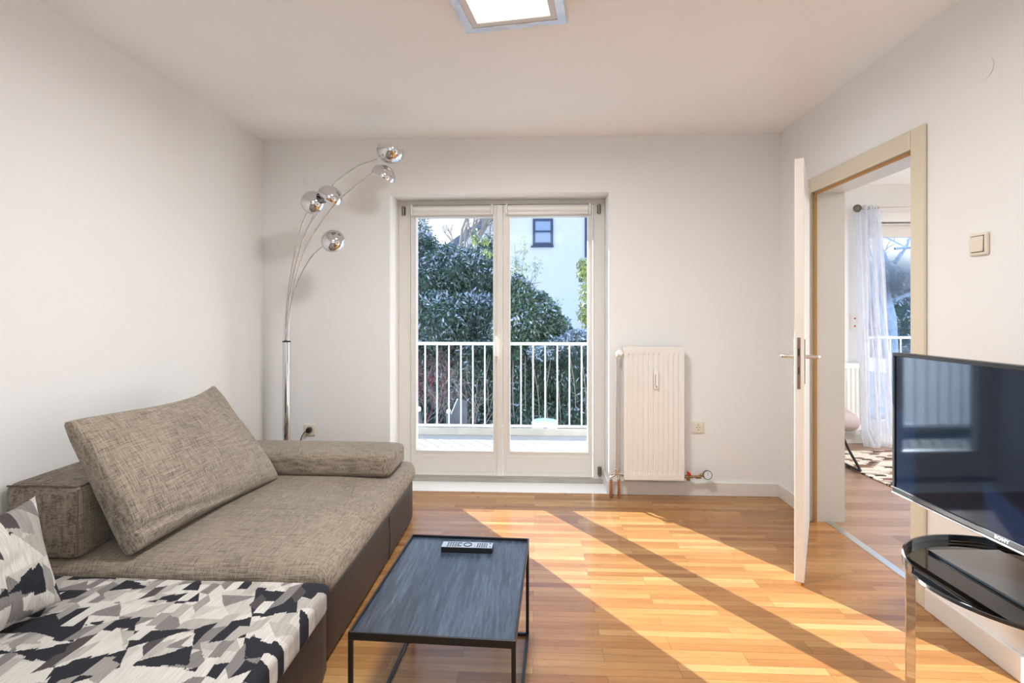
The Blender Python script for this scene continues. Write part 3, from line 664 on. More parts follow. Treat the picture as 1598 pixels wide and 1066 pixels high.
# ------------------------------------------------------------------ coffee table
TZ = 0.380; tcx, tcy, trot = -0.278, 1.772, R(-2.3); tw, tl_ = 0.468, 0.655
ct = thing('coffee_table', (tcx, tcy, 0), 'low black tray table with a dark stained wooden top and thin metal legs', 'table')
TT = Matrix.Translation((tcx, tcy, 0)) @ Matrix.Rotation(trot, 4, 'Z')
def mt(): m = MB(); m.T = TT; return m
hw, hl = tw/2, tl_/2
mt().box(-hw+0.006, hw-0.006, -hl+0.006, hl-0.006, TZ-0.016, TZ-0.010).build('tabletop', M['tabletop'], ct)
rim = mt(); o4 = 0.006
rim.box(-hw, hw, -hl, -hl+o4, TZ-0.022, TZ).box(-hw, hw, hl-o4, hl, TZ-0.022, TZ).box(-hw, -hw+o4, -hl+o4, hl-o4, TZ-0.022, TZ).box(hw-o4, hw, -hl+o4, hl-o4, TZ-0.022, TZ)
rim.build('rim', M['blackmetal'], ct, bevel=0.0008)
for sx_, sy_ in ((-1, -1), (1, -1), (1, 1), (-1, 1)):
    x = sx_*(hw-0.006); y = sy_*(hl-0.006)
    mt().box(x-0.006, x+0.006, y-0.006, y+0.006, 0.0, TZ-0.022).build('leg', M['blackmetal'], ct, bevel=0.001)
for sx_ in (-1, 1):
    x = sx_*(hw-0.006); mt().box(x-0.0055, x+0.0055, -hl+0.012, hl-0.012, 0.0005, 0.0115).build('foot_bar', M['blackmetal'], ct, bevel=0.001)
mt().box(-hw+0.012, hw-0.012, hl-0.0118, hl-0.0008, 0.0005, 0.0115).build('foot_bar', M['blackmetal'], ct, bevel=0.001)
mt().box(-hw+0.012, hw-0.012, -hl+0.0008, -hl+0.0118, 0.0005, 0.0115).build('foot_bar', M['blackmetal'], ct, bevel=0.001)
# remote control
rz = TZ-0.010
p0 = at(687.5, 861.5, 2.0); 
def onplane(px, py, z):
    d_ = ray(px, py); t = (z-CH)/d_.z; return Vector((d_.x*t, d_.y*t, z))
ra = onplane(688, 862, rz); rb = onplane(768, 864.5, rz)
rang = math.atan2(rb.y-ra.y, rb.x-ra.x); rl = (rb-ra).length; rw, rh = 0.048, 0.021
RT = Matrix.Translation(ra) @ Matrix.Rotation(rang, 4, 'Z')
def mr(): m = MB(); m.T = RT; return m
rc = thing('remote_control', (*(RT @ Vector((rl/2, rw/2, 0)))[:2], rz), 'slim television remote with silver face lying on the black table', 'remote control')
mr().box(0, rl, 0, rw, 0.0003, rh-0.0015).build('body', M['dark'], rc, bevel=0.0015)
M['silver'] = plain('silver_face', (0.42, 0.47, 0.55), 0.32, 0.3)
mr().box(0.001, rl-0.001, 0.001, rw-0.001, rh-0.0015, rh).build('face_plate', M['silver'], rc, bevel=0.0004)
bt = []
for i in range(4):
    for j in range(3): bt.append((0.024+i*0.0095, 0.010+j*0.0135, 0.0032, 0.0038, 'dark'))
for j in range(3): bt.append((0.062, 0.010+j*0.013, 0.004, 0.003, 'dark'))
bt += [(0.070, 0.036, 0.006, 0.003, 'dark'), (0.070, 0.012, 0.006, 0.003, 'dark')]
for i in range(5):
    for j in range(3): bt.append((0.136+i*0.0085, 0.009+j*0.0125, 0.0026, 0.0034, 'dark'))
bt += [(0.182, 0.037, 0.0028, 0.0030, 'dark'), (0.1255, 0.012, 0.0025, 0.0025, 'red'), (0.184, 0.010, 0.003, 0.003, 'dark')]
for x, y, a, b_, mm in bt:
    mr().soft((x, y, rh+0.0004), (a, b_, 0.0009), 0.0008, 3).build('button', M[mm], rc, smooth=True)
mr().lathe([(0.0125, 0), (0.0165, 0), (0.0165, 0.0014), (0.0125, 0.0014), (0.0125, 0)], 28, (0.098, 0.024, rh), False).build('ring_button', M['dark'], rc, smooth=True)

# ------------------------------------------------------------------ floor lamp
PY = 3.46; pb = at(447, 620, PY); px_ = pb.x
fl = thing('floor_lamp', (px_, PY, 0), 'tall chrome floor lamp with five curved arms and mirrored bowl shades', 'floor lamp')
MB().lathe([(0.0, 0.0), (0.165, 0.0), (0.17, 0.006), (0.168, 0.014), (0.04, 0.026), (0.03, 0.034), (0.0, 0.034)], 48, (px_, PY, 0)).build('base', M['chrome'], fl, smooth=True)
ptop = at(447, 534, PY).z
MB().cyl((px_, PY, 0.03), (px_, PY, ptop), 0.0245, 32).build('pole', M['chrome'], fl, smooth=True)
MB().cyl((px_, PY, ptop), (px_, PY, ptop+0.008), 0.0262, 32).build('collar', M['dark'], fl, smooth=True)
def A3(px, py, dy): return at(px, py, PY+dy)
arms = [  # (rod points in the picture plane with depth), shade centre, opening direction, rod start offset
    ([(443, 533, -0.01), (449, 470, -0.02), (470, 380, -0.06), (510, 300, -0.11), (553, 262, -0.14), (588, 248, -0.16)], (608.5, 240.5, -0.17), (0.16, 0.10, 1.0)),
    ([(450, 533, 0.012), (455, 465, 0.0), (478, 385, -0.03), (520, 322, -0.07), (556, 289, -0.10), (583, 268, -0.12)], (600.5, 270, -0.13), (-0.50, 0.12, -0.85)),
    ([(447, 533, 0.0), (451, 470, -0.03), (462, 410, -0.09), (478, 360, -0.16), (497, 329, -0.22), (508, 315, -0.25)], (517.5, 303, -0.27), (-0.55, 0.15, -0.80)),
    ([(444.5, 533, 0.012), (448, 470, -0.04), (457, 410, -0.12), (468, 360, -0.20), (477, 335, -0.24), (480, 330, -0.25)], (486.5, 314.5, -0.28), (-0.05, 1.0, -0.12)),
    ([(449, 533, -0.012), (453, 480, -0.03), (464, 440, -0.08), (484, 403, -0.14), (500, 387, -0.18), (507, 382, -0.20)], (518, 374, -0.21), (0.0, 0.95, -0.35))]
for (rod, sc_, od), r_ in zip(arms, (0.087, 0.079, 0.076, 0.071, 0.073)):
    pts = spline([A3(*p) for p in rod], 10); MB().tube(pts, 0.0048, 10).build('arm', M['chrome'], fl, smooth=True)
    c_ = A3(*sc_); od = Vector(od).normalized(); q = od.to_track_quat('Z', 'Y').to_matrix().to_4x4()
    m = MB(); m.T = Matrix.Translation(c_) @ q
    prof = []; kz = r_/0.089
    for i in range(15):
        a = PI/2*i/14; prof.append((r_*math.sin(a), -0.080*kz*math.cos(a)+0.022))
    prof += [(r_*0.995, 0.030), (r_*0.955, 0.030)]
    for i in range(14, -1, -1):
        a = PI/2*i/14; prof.append((max(0.0, (r_-0.004)*math.sin(a)), -0.076*kz*math.cos(a)+0.022))
    m.lathe(prof, 44, (0, 0, 0), False); sh = m.build('shade', M['chrome'], fl, smooth=True, angle=80)
    m2 = MB(); m2.T = m.T
    m2.lathe([(0.0, -0.040), (0.012, -0.040), (0.012, -0.025), (0.020, -0.010), (0.020, 0.006), (0.010, 0.018), (0.0, 0.019)], 16); m2.build('bulb', M['plastic'], sh, smooth=True)
# plug and cable of the floor lamp at the left socket
def socket(px, py, name, mat, label, wall='back', plugged=False, hole=True):
    if wall == 'back': c_ = at(px, py, YB); 
    s_ = thing(name, (c_.x, YB-0.006, c_.z-0.04), label, 'socket', None)
    m = MB().soft((c_.x, YB-0.006, c_.z), (0.041, 0.0058, 0.041), 0.005, 8); m.build('cover_plate', mat, s_, smooth=True)
    mm = MB(); mm.T = Matrix.Translation((c_.x, YB-0.012, c_.z)) @ Matrix.Rotation(PI/2, 4, 'X')
    mm.lathe([(0.0195, -0.0003), (0.0225, -0.0003), (0.0225, 0.0022), (0.0195, 0.0022), (0.0195, -0.0003)], 28, (0, 0, 0), False); mm.build('well_rim', M['slotdark'] if plugged else mat, s_, smooth=True)
    if not plugged:
        h_ = MB()
        for dx_ in (-0.0095, 0.0095): h_.cyl((c_.x+dx_, YB-0.0121, c_.z), (c_.x+dx_, YB-0.0115, c_.z), 0.0035, 12)
        h_.box(c_.x-0.003, c_.x+0.003, YB-0.0125, YB-0.0116, c_.z+0.014, c_.z+0.019).box(c_.x-0.003, c_.x+0.003, YB-0.0125, YB-0.0116, c_.z-0.019, c_.z-0.014)
        h_.build('hole', M['slotdark'], s_)
    return c_
c1 = socket(484, 670.5, 'wall_socket', M['ivory'], 'square wall socket left of the balcony door with a black plug in it', plugged=True)
socket(1089, 666.5, 'wall_socket', M['ivory'], 'empty square wall socket right of the radiator')
pg = MB().cyl((c1.x, YB-0.014, c1.z), (c1.x, YB-0.042, c1.z), 0.017, 20)
pgo = tag(empty('power_cable', (c1.x, YB-0.02, c1.z)), 'black plug and cable hanging from the left wall socket', 'cable')
pg.build('plug', M['cableblack'], pgo, smooth=True, bevel=0.002)
MB().tube(spline([(c1.x, YB-0.04, c1.z), (c1.x-0.015, YB-0.065, c1.z-0.008), (c1.x-0.045, YB-0.05, c1.z-0.06), (c1.x-0.055, YB-0.04, c1.z-0.14), (c1.x-0.06, YB-0.05, 0.06), (c1.x-0.1, YB-0.08, 0.006), (px_+0.16, PY+0.02, 0.02)], 8), 0.0035, 8).build('cord', M['cableblack'], pgo, smooth=True)

# blank wall box covers
def blank(c_, r_, axis, label):
    m = MB(); m.T = Matrix.Translation(c_) @ (Matrix.Rotation(PI/2, 4, 'X') if axis == 'y' else Matrix.Rotation(-PI/2, 4, 'Y'))
    m.lathe([(0.0, 0.0005), (r_, 0.0005), (r_, 0.0025), (r_-0.003, 0.0035), (0.0, 0.0038)], 40)
    tag(m.build('wall_box_cover', M['wall'], smooth=True), label, 'cover')
for px, py, rp, lb in ((482, 284, 9.3, 'round painted wall box cover above the floor lamp shades'), (1091, 279, 9.5, 'round painted wall box cover high above the radiator')):
    c_ = at(px, py, YB); blank(c_, rp*YB/FPX, 'y', lb)
d_ = ray(1537, 107); t = XR/d_.x; blank(Vector((XR, d_.y*t, CH+d_.z*t)), 0.040, 'x', 'round painted wall box cover high above the light switch')
d_ = ray(1530.5, 381); t = XR/d_.x; sp = Vector((XR, d_.y*t, CH+d_.z*t))
ls = thing('light_switch', (XR-0.006, sp.y, sp.z-0.04), 'ivory rocker light switch on the right wall', 'light switch')
MB().soft((XR-0.006, sp.y, sp.z), (0.0058, 0.042, 0.042), 0.005, 8).build('cover_plate', M['ivory'], ls, smooth=True)
m = MB(); m.T = Matrix.Translation((XR-0.0125, sp.y, sp.z)) @ Matrix.Rotation(R(3), 4, 'Y'); m.soft((0, 0, 0), (0.0035, 0.027, 0.029), 0.002, 6); m.build('rocker', M['ivory'], ls, smooth=True)
MB().box(XR-0.0122, XR-0.0112, sp.y-0.0295, sp.y+0.0295, sp.z-0.0315, sp.z+0.0315).build('shadow_gap', M['slotdark'], ls)

# ------------------------------------------------------------------ radiator
RY = 3.622; rx0 = at(974, 650, RY).x; rx1 = at(1068, 650, RY).x; rz0 = at(1020, 749.5, RY).z; rz1 = at(1020, 542.5, RY).z
ra_ = thing('radiator', ((rx0+rx1)/2, 3.67, rz0), 'tall narrow cream panel radiator beside the balcony door', 'radiator')
def ribbed(x0, x1, yf, z0, z1, ribs, depth=0.008):
    """front panel with upright channels"""
    m = MB(); n = ribs*8; xs = [x0+(x1-x0)*i/n for i in range(n+1)]
    zs = [z0, z0+0.035, z0+0.055, z1-0.055, z1-0.035, z1]; vs = []; fs = []
    for zi, z in enumerate(zs):
        for i, x in enumerate(xs):
            e = min(i, n-i)/n*ribs
            g = 0.0
            if 0 < zi < 5 and e >= 0.35:
                ph = (i/8.0) % 1.0; g = max(0.0, min(1, (0.5-abs(ph-0.5))*5-0.3)) if zi in (2, 3) else 0
            vs.append((x, yf+depth*(1-g)*(1 if (zi in (2, 3) and e > 0.35) else 0), z))
    for zi in range(len(zs)-1):
        for i in range(n): a = zi*(n+1)+i; fs.append((a, a+1, a+n+2, a+n+1))
    m.add(vs, fs); return m
rp = ribbed(rx0, rx1, RY, rz0, rz1, 12); rp.box(rx0, rx1, RY+0.010, RY+0.016, rz0, rz1).box(rx0, rx1, RY+0.0002, RY+0.012, rz0, rz0+0.004).box(rx0, rx1, RY+0.0002, RY+0.012, rz1-0.004, rz1)
rp.build('front_panel', M['radiator'], ra_, bevel=0.0)
MB().box(rx0+0.002, rx1-0.002, RY+0.075, RY+0.082, rz0+0.005, rz1-0.005).build('back_panel', M['radiator'], ra_)
for x in (rx0-0.002, rx1-0.003): MB().box(x, x+0.005, RY+0.004, RY+0.086, rz0+0.01, rz1+0.006).build('side_cover', M['radiator'], ra_, bevel=0.001)
tg = MB().box(rx0, rx1, RY+0.004, RY+0.008, rz1, rz1+0.008).box(rx0, rx1, RY+0.082, RY+0.086, rz1, rz1+0.008)
for i in range(26):
    x = rx0+0.008+(rx1-rx0-0.016)*i/25; tg.box(x-0.002, x+0.002, RY+0.008, RY+0.082, rz1+0.001, rz1+0.007)
tg.build('top_grille', M['radiator'], ra_)
fn_ = MB()
for i in range(18):
    x = rx0+0.015+(rx1-rx0-0.03)*i/17; fn_.box(x-0.0008, x+0.0008, RY+0.018, RY+0.074, rz0+0.02, rz1-0.02)
fn_.build('convector_fins', M['radiator'], ra_)
hm = at(1023.5, 592, RY)
hmb = thing('heat_meter', (hm.x, RY-0.004, hm.z-0.06), 'slim heat cost meter with a scale tube on the radiator front', 'meter')
MB().soft((hm.x, RY-0.007, hm.z), (0.016, 0.0075, 0.064), 0.005, 8).build('housing', M['plastic'], hmb, smooth=True)
M['grey'] = plain('grey_plastic', (0.40, 0.42, 0.45), 0.3)
MB().box(hm.x-0.009, hm.x-0.003, RY-0.0155, RY-0.0140, hm.z-0.042, hm.z+0.035).build('scale_tube', M['grey'], hmb)
MB().box(hm.x-0.003, hm.x+0.005, RY-0.0155, RY-0.0140, hm.z-0.052, hm.z-0.044).build('seal', M['blue'], hmb)
# thermostat and supply pipes, parts of the radiator
vx = at(967, 553, RY+0.02)
MB().tube(spline([(rx0+0.002, RY+0.045, vx.z+0.012), (vx.x+0.006, RY+0.045, vx.z+0.012), (vx.x-0.006, RY+0.043, vx.z+0.004), (vx.x-0.008, RY+0.035, vx.z-0.01)], 8), 0.011, 12).build('valve_body', M['brushed'], ra_, smooth=True)
tm = MB(); tm.T = Matrix.Translation((vx.x, RY+0.04, vx.z)) @ Matrix.Rotation(R(78), 4, 'X'); tm.lathe([(0.0, -0.005), (0.019, -0.005), (0.024, 0.0), (0.024, 0.03), (0.020, 0.06), (0.015, 0.066), (0.0, 0.068)], 28)
tm.build('thermostat_head', M['plastic'], ra_, smooth=True)
pz1 = vx.z-0.02; pz0 = at(962, 735, RY+0.03).z; vxp = at(962.5, 640, RY+0.045).x
MB().tube([(vxp, RY+0.045, pz0), (vxp, RY+0.045, pz1)], 0.0065, 12).build('riser_pipe', M['brushed'], ra_, smooth=True)
hp1 = at(963, 740, RY+0.03)
vb = MB().cyl((hp1.x-0.035, RY+0.04, hp1.z), (rx0, RY+0.04, hp1.z), 0.010, 14).cyl((hp1.x-0.038, RY+0.04, hp1.z), (hp1.x-0.030, RY+0.04, hp1.z), 0.015, 14).cyl((hp1.x, RY+0.04, hp1.z), (hp1.x, RY+0.04, pz0+0.012), 0.013, 14).cyl((rx0-0.014, RY+0.04, hp1.z), (rx0-0.004, RY+0.04, hp1.z), 0.017, 6)
vb.build('double_valve', M['brushed'], ra_, smooth=True)
for px, bz in ((953.5, 778), (965.8, 776)):
    x = at(px, 770, RY+0.03).x; zt = at(px, 749, RY+0.04).z
    MB().tube(spline([(hp1.x+(x-hp1.x)*0.35, RY+0.04, hp1.z-0.008), (x, RY+0.038, zt+0.018), (x, RY+0.036, zt)], 6), 0.008, 10).build('elbow', M['brushed'], ra_, smooth=True)
    MB().cyl((x, RY+0.036, 0.0), (x, RY+0.036, zt), 0.009, 14).build('supply_pipe', M['copper'], ra_, smooth=True)
    MB().cyl((x, RY+0.036, zt-0.004), (x, RY+0.036, zt+0.008), 0.0125, 6).build('nut', M['brushed'], ra_)
# drain tap and pressure gauge on the right
gy = RY+0.04; g1 = at(1074, 744, gy); g2 = at(1104, 741.5, gy-0.01)
MB().cyl((rx1-0.002, gy, g1.z), (g1.x+0.03, gy, g1.z), 0.010, 14).cyl((g1.x, gy, g1.z-0.026), (g1.x, gy, g1.z+0.012), 0.011, 14).build('drain_valve', M['brass'], ra_, smooth=True)
tp = MB(); tp.prism([(g1.x-0.008, g1.z+0.010), (g1.x+0.016, g1.z+0.012), (g1.x+0.014, g1.z+0.026), (g1.x-0.002, g1.z+0.038), (g1.x-0.008, g1.z+0.036)], 'y', gy-0.014, gy+0.006)
tp.build('tap_lever', M['red'], ra_, bevel=0.003)
gp = MB().cyl((g1.x+0.03, gy, g1.z), (g2.x-0.012, gy-0.004, g2.z-0.002), 0.0075, 14).cyl((g1.x+0.048, gy, g1.z), (g1.x+0.085, gy, g1.z), 0.012, 6).cyl((g2.x-0.045, gy-0.003, g2.z-0.002), (g2.x-0.03, gy-0.004, g2.z-0.002), 0.011, 6)
gp.build('gauge_pipe', M['brass'], ra_)
gm = MB(); gm.T = Matrix.Translation((g2.x, gy-0.005, g2.z)) @ Matrix.Rotation(R(80), 4, 'X')
gm.lathe([(0.0, -0.012), (0.027, -0.012), (0.030, -0.006), (0.030, 0.012), (0.0275, 0.014), (0.0265, 0.010), (0.0, 0.010)], 32); gg = gm.build('gauge', M['blackmetal'], ra_, smooth=True)
gm2 = MB(); gm2.T = gm.T; gm2.lathe([(0.0, 0.0105), (0.0262, 0.0105), (0.0262, 0.0115), (0.0, 0.0115)], 32); gm2.build('dial', M['dial'], gg)
gm3 = MB(); gm3.T = gm.T; gm3.box(-0.0010, 0.0010, -0.004, 0.019, 0.0117, 0.0125)
for i in range(9):
    a = R(-130+i*32.5); x, y = 0.022*math.sin(a), 0.022*math.cos(a); gm3.box(x-0.0009, x+0.0009, y-0.0009, y+0.0009, 0.0117, 0.0121)
gm3.build('pointer', M['slotdark'], gg)

# ------------------------------------------------------------------ television on a round smoked glass table
GZ = 0.512; GC = Vector((1.367, 1.545)); GR = 0.283
gt = thing('glass_side_table', (GC.x, GC.y, 0), 'round smoked glass table on flat chrome legs under the television', 'table')
MB().lathe([(0.0, GZ-0.010), (GR-0.002, GZ-0.010), (GR, GZ-0.008), (GR, GZ-0.002), (GR-0.002, GZ), (0.0, GZ)], 96, (GC.x, GC.y, 0)).build('glass_top', M['smoked'], gt, smooth=True)
MB().lathe([(GR+0.0005, GZ-0.0115), (GR+0.0025, GZ-0.010), (GR+0.0025, GZ-0.001), (GR+0.0005, GZ+0.0005), (GR+0.0005, GZ-0.0115)], 96, (GC.x, GC.y, 0), False).build('polished_edge', M['smokededge'], gt, smooth=True)
bk = MB(); vs = []; fs = []
na = 60
for i in range(na+1):
    a = R(20)+R(150)*i/na
    for r_, z in ((GR-0.002, GZ+0.0008), (GR+0.003, GZ+0.0008), (GR+0.003, GZ+0.020), (GR-0.002, GZ+0.020)): vs.append((GC.x+r_*math.cos(a), GC.y+r_*math.sin(a), z))
for i in range(na):
    for j in range(4): fs.append((i*4+j, (i+1)*4+j, (i+1)*4+(j+1) % 4, i*4+(j+1) % 4))
fs += [(3, 2, 1, 0), tuple(na*4+j for j in range(4))]
bk.add(vs, fs).build('back_lip', M['smokededge'], gt, smooth=True)
for ang in (159, 279, 39):
    a = R(ang); lx_, ly_ = GC.x+(GR-0.012)*math.cos(a), GC.y+(GR-0.012)*math.sin(a)
    m = MB(); m.T = Matrix.Translation((lx_, ly_, 0)) @ Matrix.Rotation(R(-14) if ang == 159 else a+PI/2, 4, 'Z'); m.box(-0.0125, 0.0125, -0.003, 0.003, 0.0, GZ-0.011)
    m.build('leg', M['chrome'], gt, bevel=0.001)
tva = math.atan2(1.482-1.966, 1.299-1.279); TVC = Vector((1.296, 1.54)); TVW, TVH, TVZ = 0.86, 0.50, 0.624
tv = thing('television', (TVC.x+0.03, TVC.y, GZ), 'flat black television angled on the round glass table', 'television')
TM = Matrix.Translation((TVC.x, TVC.y, 0)) @ Matrix.Rotation(tva, 4, 'Z')   # local x runs from the far to the near end, +y is behind... 
def mv(): m = MB(); m.T = TM; return m
# local -y faces the room when x runs towards the camera
hw2 = TVW/2; b1 = 0.012
body = mv(); body.box(-hw2, hw2, 0.003, 0.035, TVZ, TVZ+TVH); body.build('body', M['dark'], tv, bevel=0.004)
fr = mv()
fr.box(-hw2, hw2, -0.006, 0.004, TVZ+TVH-b1, TVZ+TVH).box(-hw2, -hw2+b1, -0.006, 0.004, TVZ+0.022, TVZ+TVH-b1).box(hw2-b1, hw2, -0.006, 0.004, TVZ+0.022, TVZ+TVH-b1)
fr.build('bezel', M['dark'], tv, bevel=0.002)
M['bezelgloss'] = plain('gunmetal_trim', (0.10, 0.11, 0.12), 0.18, 0.7)
M['silvertrim'] = plain('silver_trim', (0.62, 0.62, 0.63), 0.22, 0.9)
mv().box(-hw2, hw2, -0.006, 0.004, TVZ+0.004, TVZ+0.0215).build('lower_bezel', M['bezelgloss'], tv, bevel=0.002)
mv().box(-hw2, hw2, -0.009, 0.004, TVZ-0.003, TVZ+0.0038).build('trim_strip', M['silvertrim'], tv, bevel=0.002)
mv().box(-hw2+b1, hw2-b1, -0.002, 0.003, TVZ+0.0216, TVZ+TVH-b1).build('screen', M['screen'], tv)
fc = bpy.data.curves.new('logo_text', 'FONT'); fc.body = 'SONY'; fc.size = 0.0125; fc.align_x = 'CENTER'; fc.align_y = 'CENTER'; fc.extrude = 0.0004; fc.offset = 0.0004; fc.space_character = 1.12
fo = bpy.data.objects.new('logo_text', fc); COL.objects.link(fo)
dg = bpy.context.evaluated_depsgraph_get(); lm = bpy.data.meshes.new_from_object(fo.evaluated_get(dg)); bpy.data.objects.remove(fo)
lT = TM @ Matrix.Translation((0, -0.0065, TVZ+0.0128)) @ Matrix.Rotation(PI/2, 4, 'X') @ Matrix.Diagonal((1.25, 1, 1, 1))
for v in lm.vertices: v.co = lT @ v.co - ORG[tv.name]
lm.materials.clear(); lm.materials.append(M['plastic']); lo_ = bpy.data.objects.new('logo', lm); COL.objects.link(lo_); lo_.parent = tv
mv().prism([(0.128, GZ+0.0087), (0.150, GZ+0.0087), (0.075, TVZ+0.10), (0.056, TVZ+0.10)], 'x', -0.03, 0.07).build('stand_neck', M['dark'], tv, bevel=0.003)
mv().box(-0.198, 0.198, -0.058, 0.165, GZ+0.0006, GZ+0.0085).build('stand_base', M['smokededge'], tv, bevel=0.001)
mv().box(-0.25, 0.25, 0.035, 0.055, TVZ+0.06, TVZ+0.34).build('back_cover', M['dark'], tv, bevel=0.008)

# ------------------------------------------------------------------ next room
def tilt(o): return o
# balcony door of the next room (window_1)
w1 = struct(empty('window_1', ((WX0+WX1)/2, Y2, 0)), 'tall white framed window door in the next room', 'window')
gzt = at(1400, 370, Y2+0.1).z; bz0 = at(1400, 352, Y2+0.1).z
m = MB(); yf = Y2+0.10
m.box(WX0, WX0+0.07, yf, yf+0.07, WZ0, WZ1).box(WX1-0.07, WX1, yf, yf+0.07, WZ0, WZ1).box(WX0+0.07, WX1-0.07, yf, yf+0.07, gzt+0.0, WZ1).box(WX0+0.07, WX1-0.07, yf, yf+0.07, WZ0, WZ0+0.18).box(4.05, 4.15, yf+0.001, yf+0.069, WZ0+0.18, gzt)
m.build('frame', M['white'], w1, bevel=0.003)
MB().box(WX0+0.07, WX1-0.07, yf+0.03, yf+0.036, WZ0+0.18, gzt).build('pane', M['glass'], w1)
MB().box(WX0+0.01, WX1-0.01, Y2+0.03, Y2+0.10, bz0, WZ1-0.012).build('shutter_box', M['white'], w1, bevel=0.004)
# curtain
rodz = at(1400, 324.5, Y2-0.13).z; rx = at(1338, 325, Y2-0.13).x
cr_ = thing('curtain_rod', ((rx+5.1)/2, Y2-0.13, rodz), 'thin grey curtain rod with a dark round end in the next room', 'curtain rod')
MB().cyl((rx+0.02, Y2-0.13, rodz), (5.1, Y2-0.13, rodz), 0.011, 14).build('rod', M['brushed'], cr_, smooth=True)
m = MB(); m.T = Matrix.Translation((rx, Y2-0.13, rodz)) @ Matrix.Rotation(PI/2, 4, 'Y'); m.lathe([(0, -0.036), (0.022, -0.030), (0.036, -0.010), (0.036, 0.010), (0.022, 0.028), (0, 0.03)], 24)
m.build('finial', M['hinge'], cr_, smooth=True)
for x in (rx+0.06, 5.05): MB().cyl((x, Y2-0.13, rodz), (x, Y2, rodz), 0.006, 10).build('wall_bracket', M['brushed'], cr_)
nx, nz_ = 120, 30; vs = []; fs = []
xt0, xt1 = at(1339, 400, Y2-0.13).x, at(1371, 400, Y2-0.13).x
for j in range(nz_+1):
    t = j/nz_; z = rodz+0.025-(rodz+0.025-0.012)*t
    x0 = xt0+0.02*t; x1 = xt1+(at(1396, 600, Y2-0.13).x-xt1)*(t**0.9)
    for i in range(nx+1):
        s_ = i/nx; a = 0.045-0.01*t
        y = Y2-0.13+a*math.sin(s_*2*PI*6.5+0.8*math.sin(3*t))*(1 if j else 0.8)+0.02*math.sin(s_*17+t*4)
        flare = 0.05*max(0, t-0.93)/0.07
        vs.append((x0+(x1-x0)*s_+0.01*math.sin(s_*41+t*3)+flare*math.sin(s_*9), y-flare, z))
for j in range(nz_):
    for i in range(nx): a = j*(nx+1)+i; fs.append((a, a+1, a+nx+2, a+nx+1))
co = MB().add(vs, fs).build('curtain', M['voile'], smooth=True, angle=180)
tag(co, 'sheer white curtain hanging to the floor beside the next room window', 'curtain')
# radiator
q0 = 2.15; q1 = at(1348, 600, Y2-0.12).x; z0, z1 = at(1335, 671, Y2-0.12).z, at(1335, 569, Y2-0.12).z
r2 = thing('wall_radiator', ((q0+q1)/2, Y2-0.08, z0), 'white ribbed radiator partly seen beside the curtain in the next room', 'radiator')
m = ribbed(q0, q1, Y2-0.13, z0, z1, 22, 0.014); m.box(q0, q1, Y2-0.115, Y2-0.105, z0, z1); m.build('front_panel', M['door_white'], r2)
MB().box(q0, q1, Y2-0.13, Y2-0.03, z1, z1+0.01).build('top_grille', M['door_white'], r2)
MB().box(q1-0.004, q1+0.002, Y2-0.125, Y2-0.03, z0, z1).build('side_cover', M['door_white'], r2)
for q in (q0+0.2, q1-0.3): MB().box(q, q+0.04, Y2-0.104, Y2, z0+0.1, z1-0.1).build('bracket', M['white'], r2)
# double socket with red marks
s2 = at(1332.5, 503, Y2); ds = thing('double_switch', (s2.x, Y2-0.006, s2.z-0.08), 'white double wall switch with two red marks beside the curtain', 'light switch')
MB().soft((s2.x, Y2-0.005, s2.z), (0.041, 0.005, 0.078), 0.004, 8).build('cover_plate', M['plastic'], ds, smooth=True)
for dz in (-0.037, 0.037):
    MB().soft((s2.x, Y2-0.012, s2.z+dz), (0.028, 0.004, 0.028), 0.003, 5).build('rocker', M['plastic'], ds, smooth=True)
    MB().box(s2.x-0.009, s2.x+0.009, Y2-0.0172, Y2-0.0158, s2.z+dz-0.006, s2.z+dz+0.006).build('red_lens', M['red'], ds)
# rug
m = MB(); m.T = Matrix.Translation((2.50, 4.95, 0)) @ Matrix.Rotation(R(3.5), 4, 'Z'); m.box(0, 2.1, -2.3, 0, 0.0005, 0.010)
tag(m.build('rug', M['hide'], org=(3.5, 3.8, 0.0005), bevel=0.003), 'patchwork rug of brown, black and cream pieces in the next room', 'rug')
# chair
chx, chy = 2.26, 4.50
chr_ = thing('lounge_chair', (chx, chy, 0), 'pink-grey upholstered chair with black tube legs half hidden by the doorway', 'chair')
def shell(p, q):
    return p
m = MB(); m.soft((chx, chy, 0.40), (0.27, 0.25, 0.065), 0.06, 14, (0.0, 0.0, 0.015)); m.build('seat', M['pinkvelvet'], chr_, smooth=True, angle=180)
vs = []; fs = []; na = 40; nb = 8
for k_ in range(2):
    for j in range(nb+1):
        t = j/nb
        for i in range(na+1):
            a = R(-25)+R(230)*i/na; wv = math.sin(PI*i/na); rr = 0.275+0.05*t-(0.045 if k_ else 0)
            hgt = 0.36+(0.07+0.30*wv**3)*t
            vs.append((chx+rr*math.cos(a), chy-0.01+rr*0.95*math.sin(a), hgt))
n1 = (na+1)*(nb+1)
for j in range(nb):
    for i in range(na):
        a = j*(na+1)+i; fs.append((a, a+1, a+na+2, a+na+1)); fs.append((n1+a, n1+a+na+1, n1+a+na+2, n1+a+1))
for i in range(na): a = nb*(na+1)+i; fs.append((a, a+1, n1+a+1, n1+a)); fs.append((i, n1+i, n1+i+1, i+1))
for j in range(nb):
    for i in (0, na): a = j*(na+1)+i; b_ = a+na+1; fs.append((a, b_, n1+b_, n1+a) if i == 0 else (a, n1+a, n1+b_, b_))
MB().add(vs, fs).build('backrest', M['pinkvelvet'], chr_, smooth=True, angle=60)
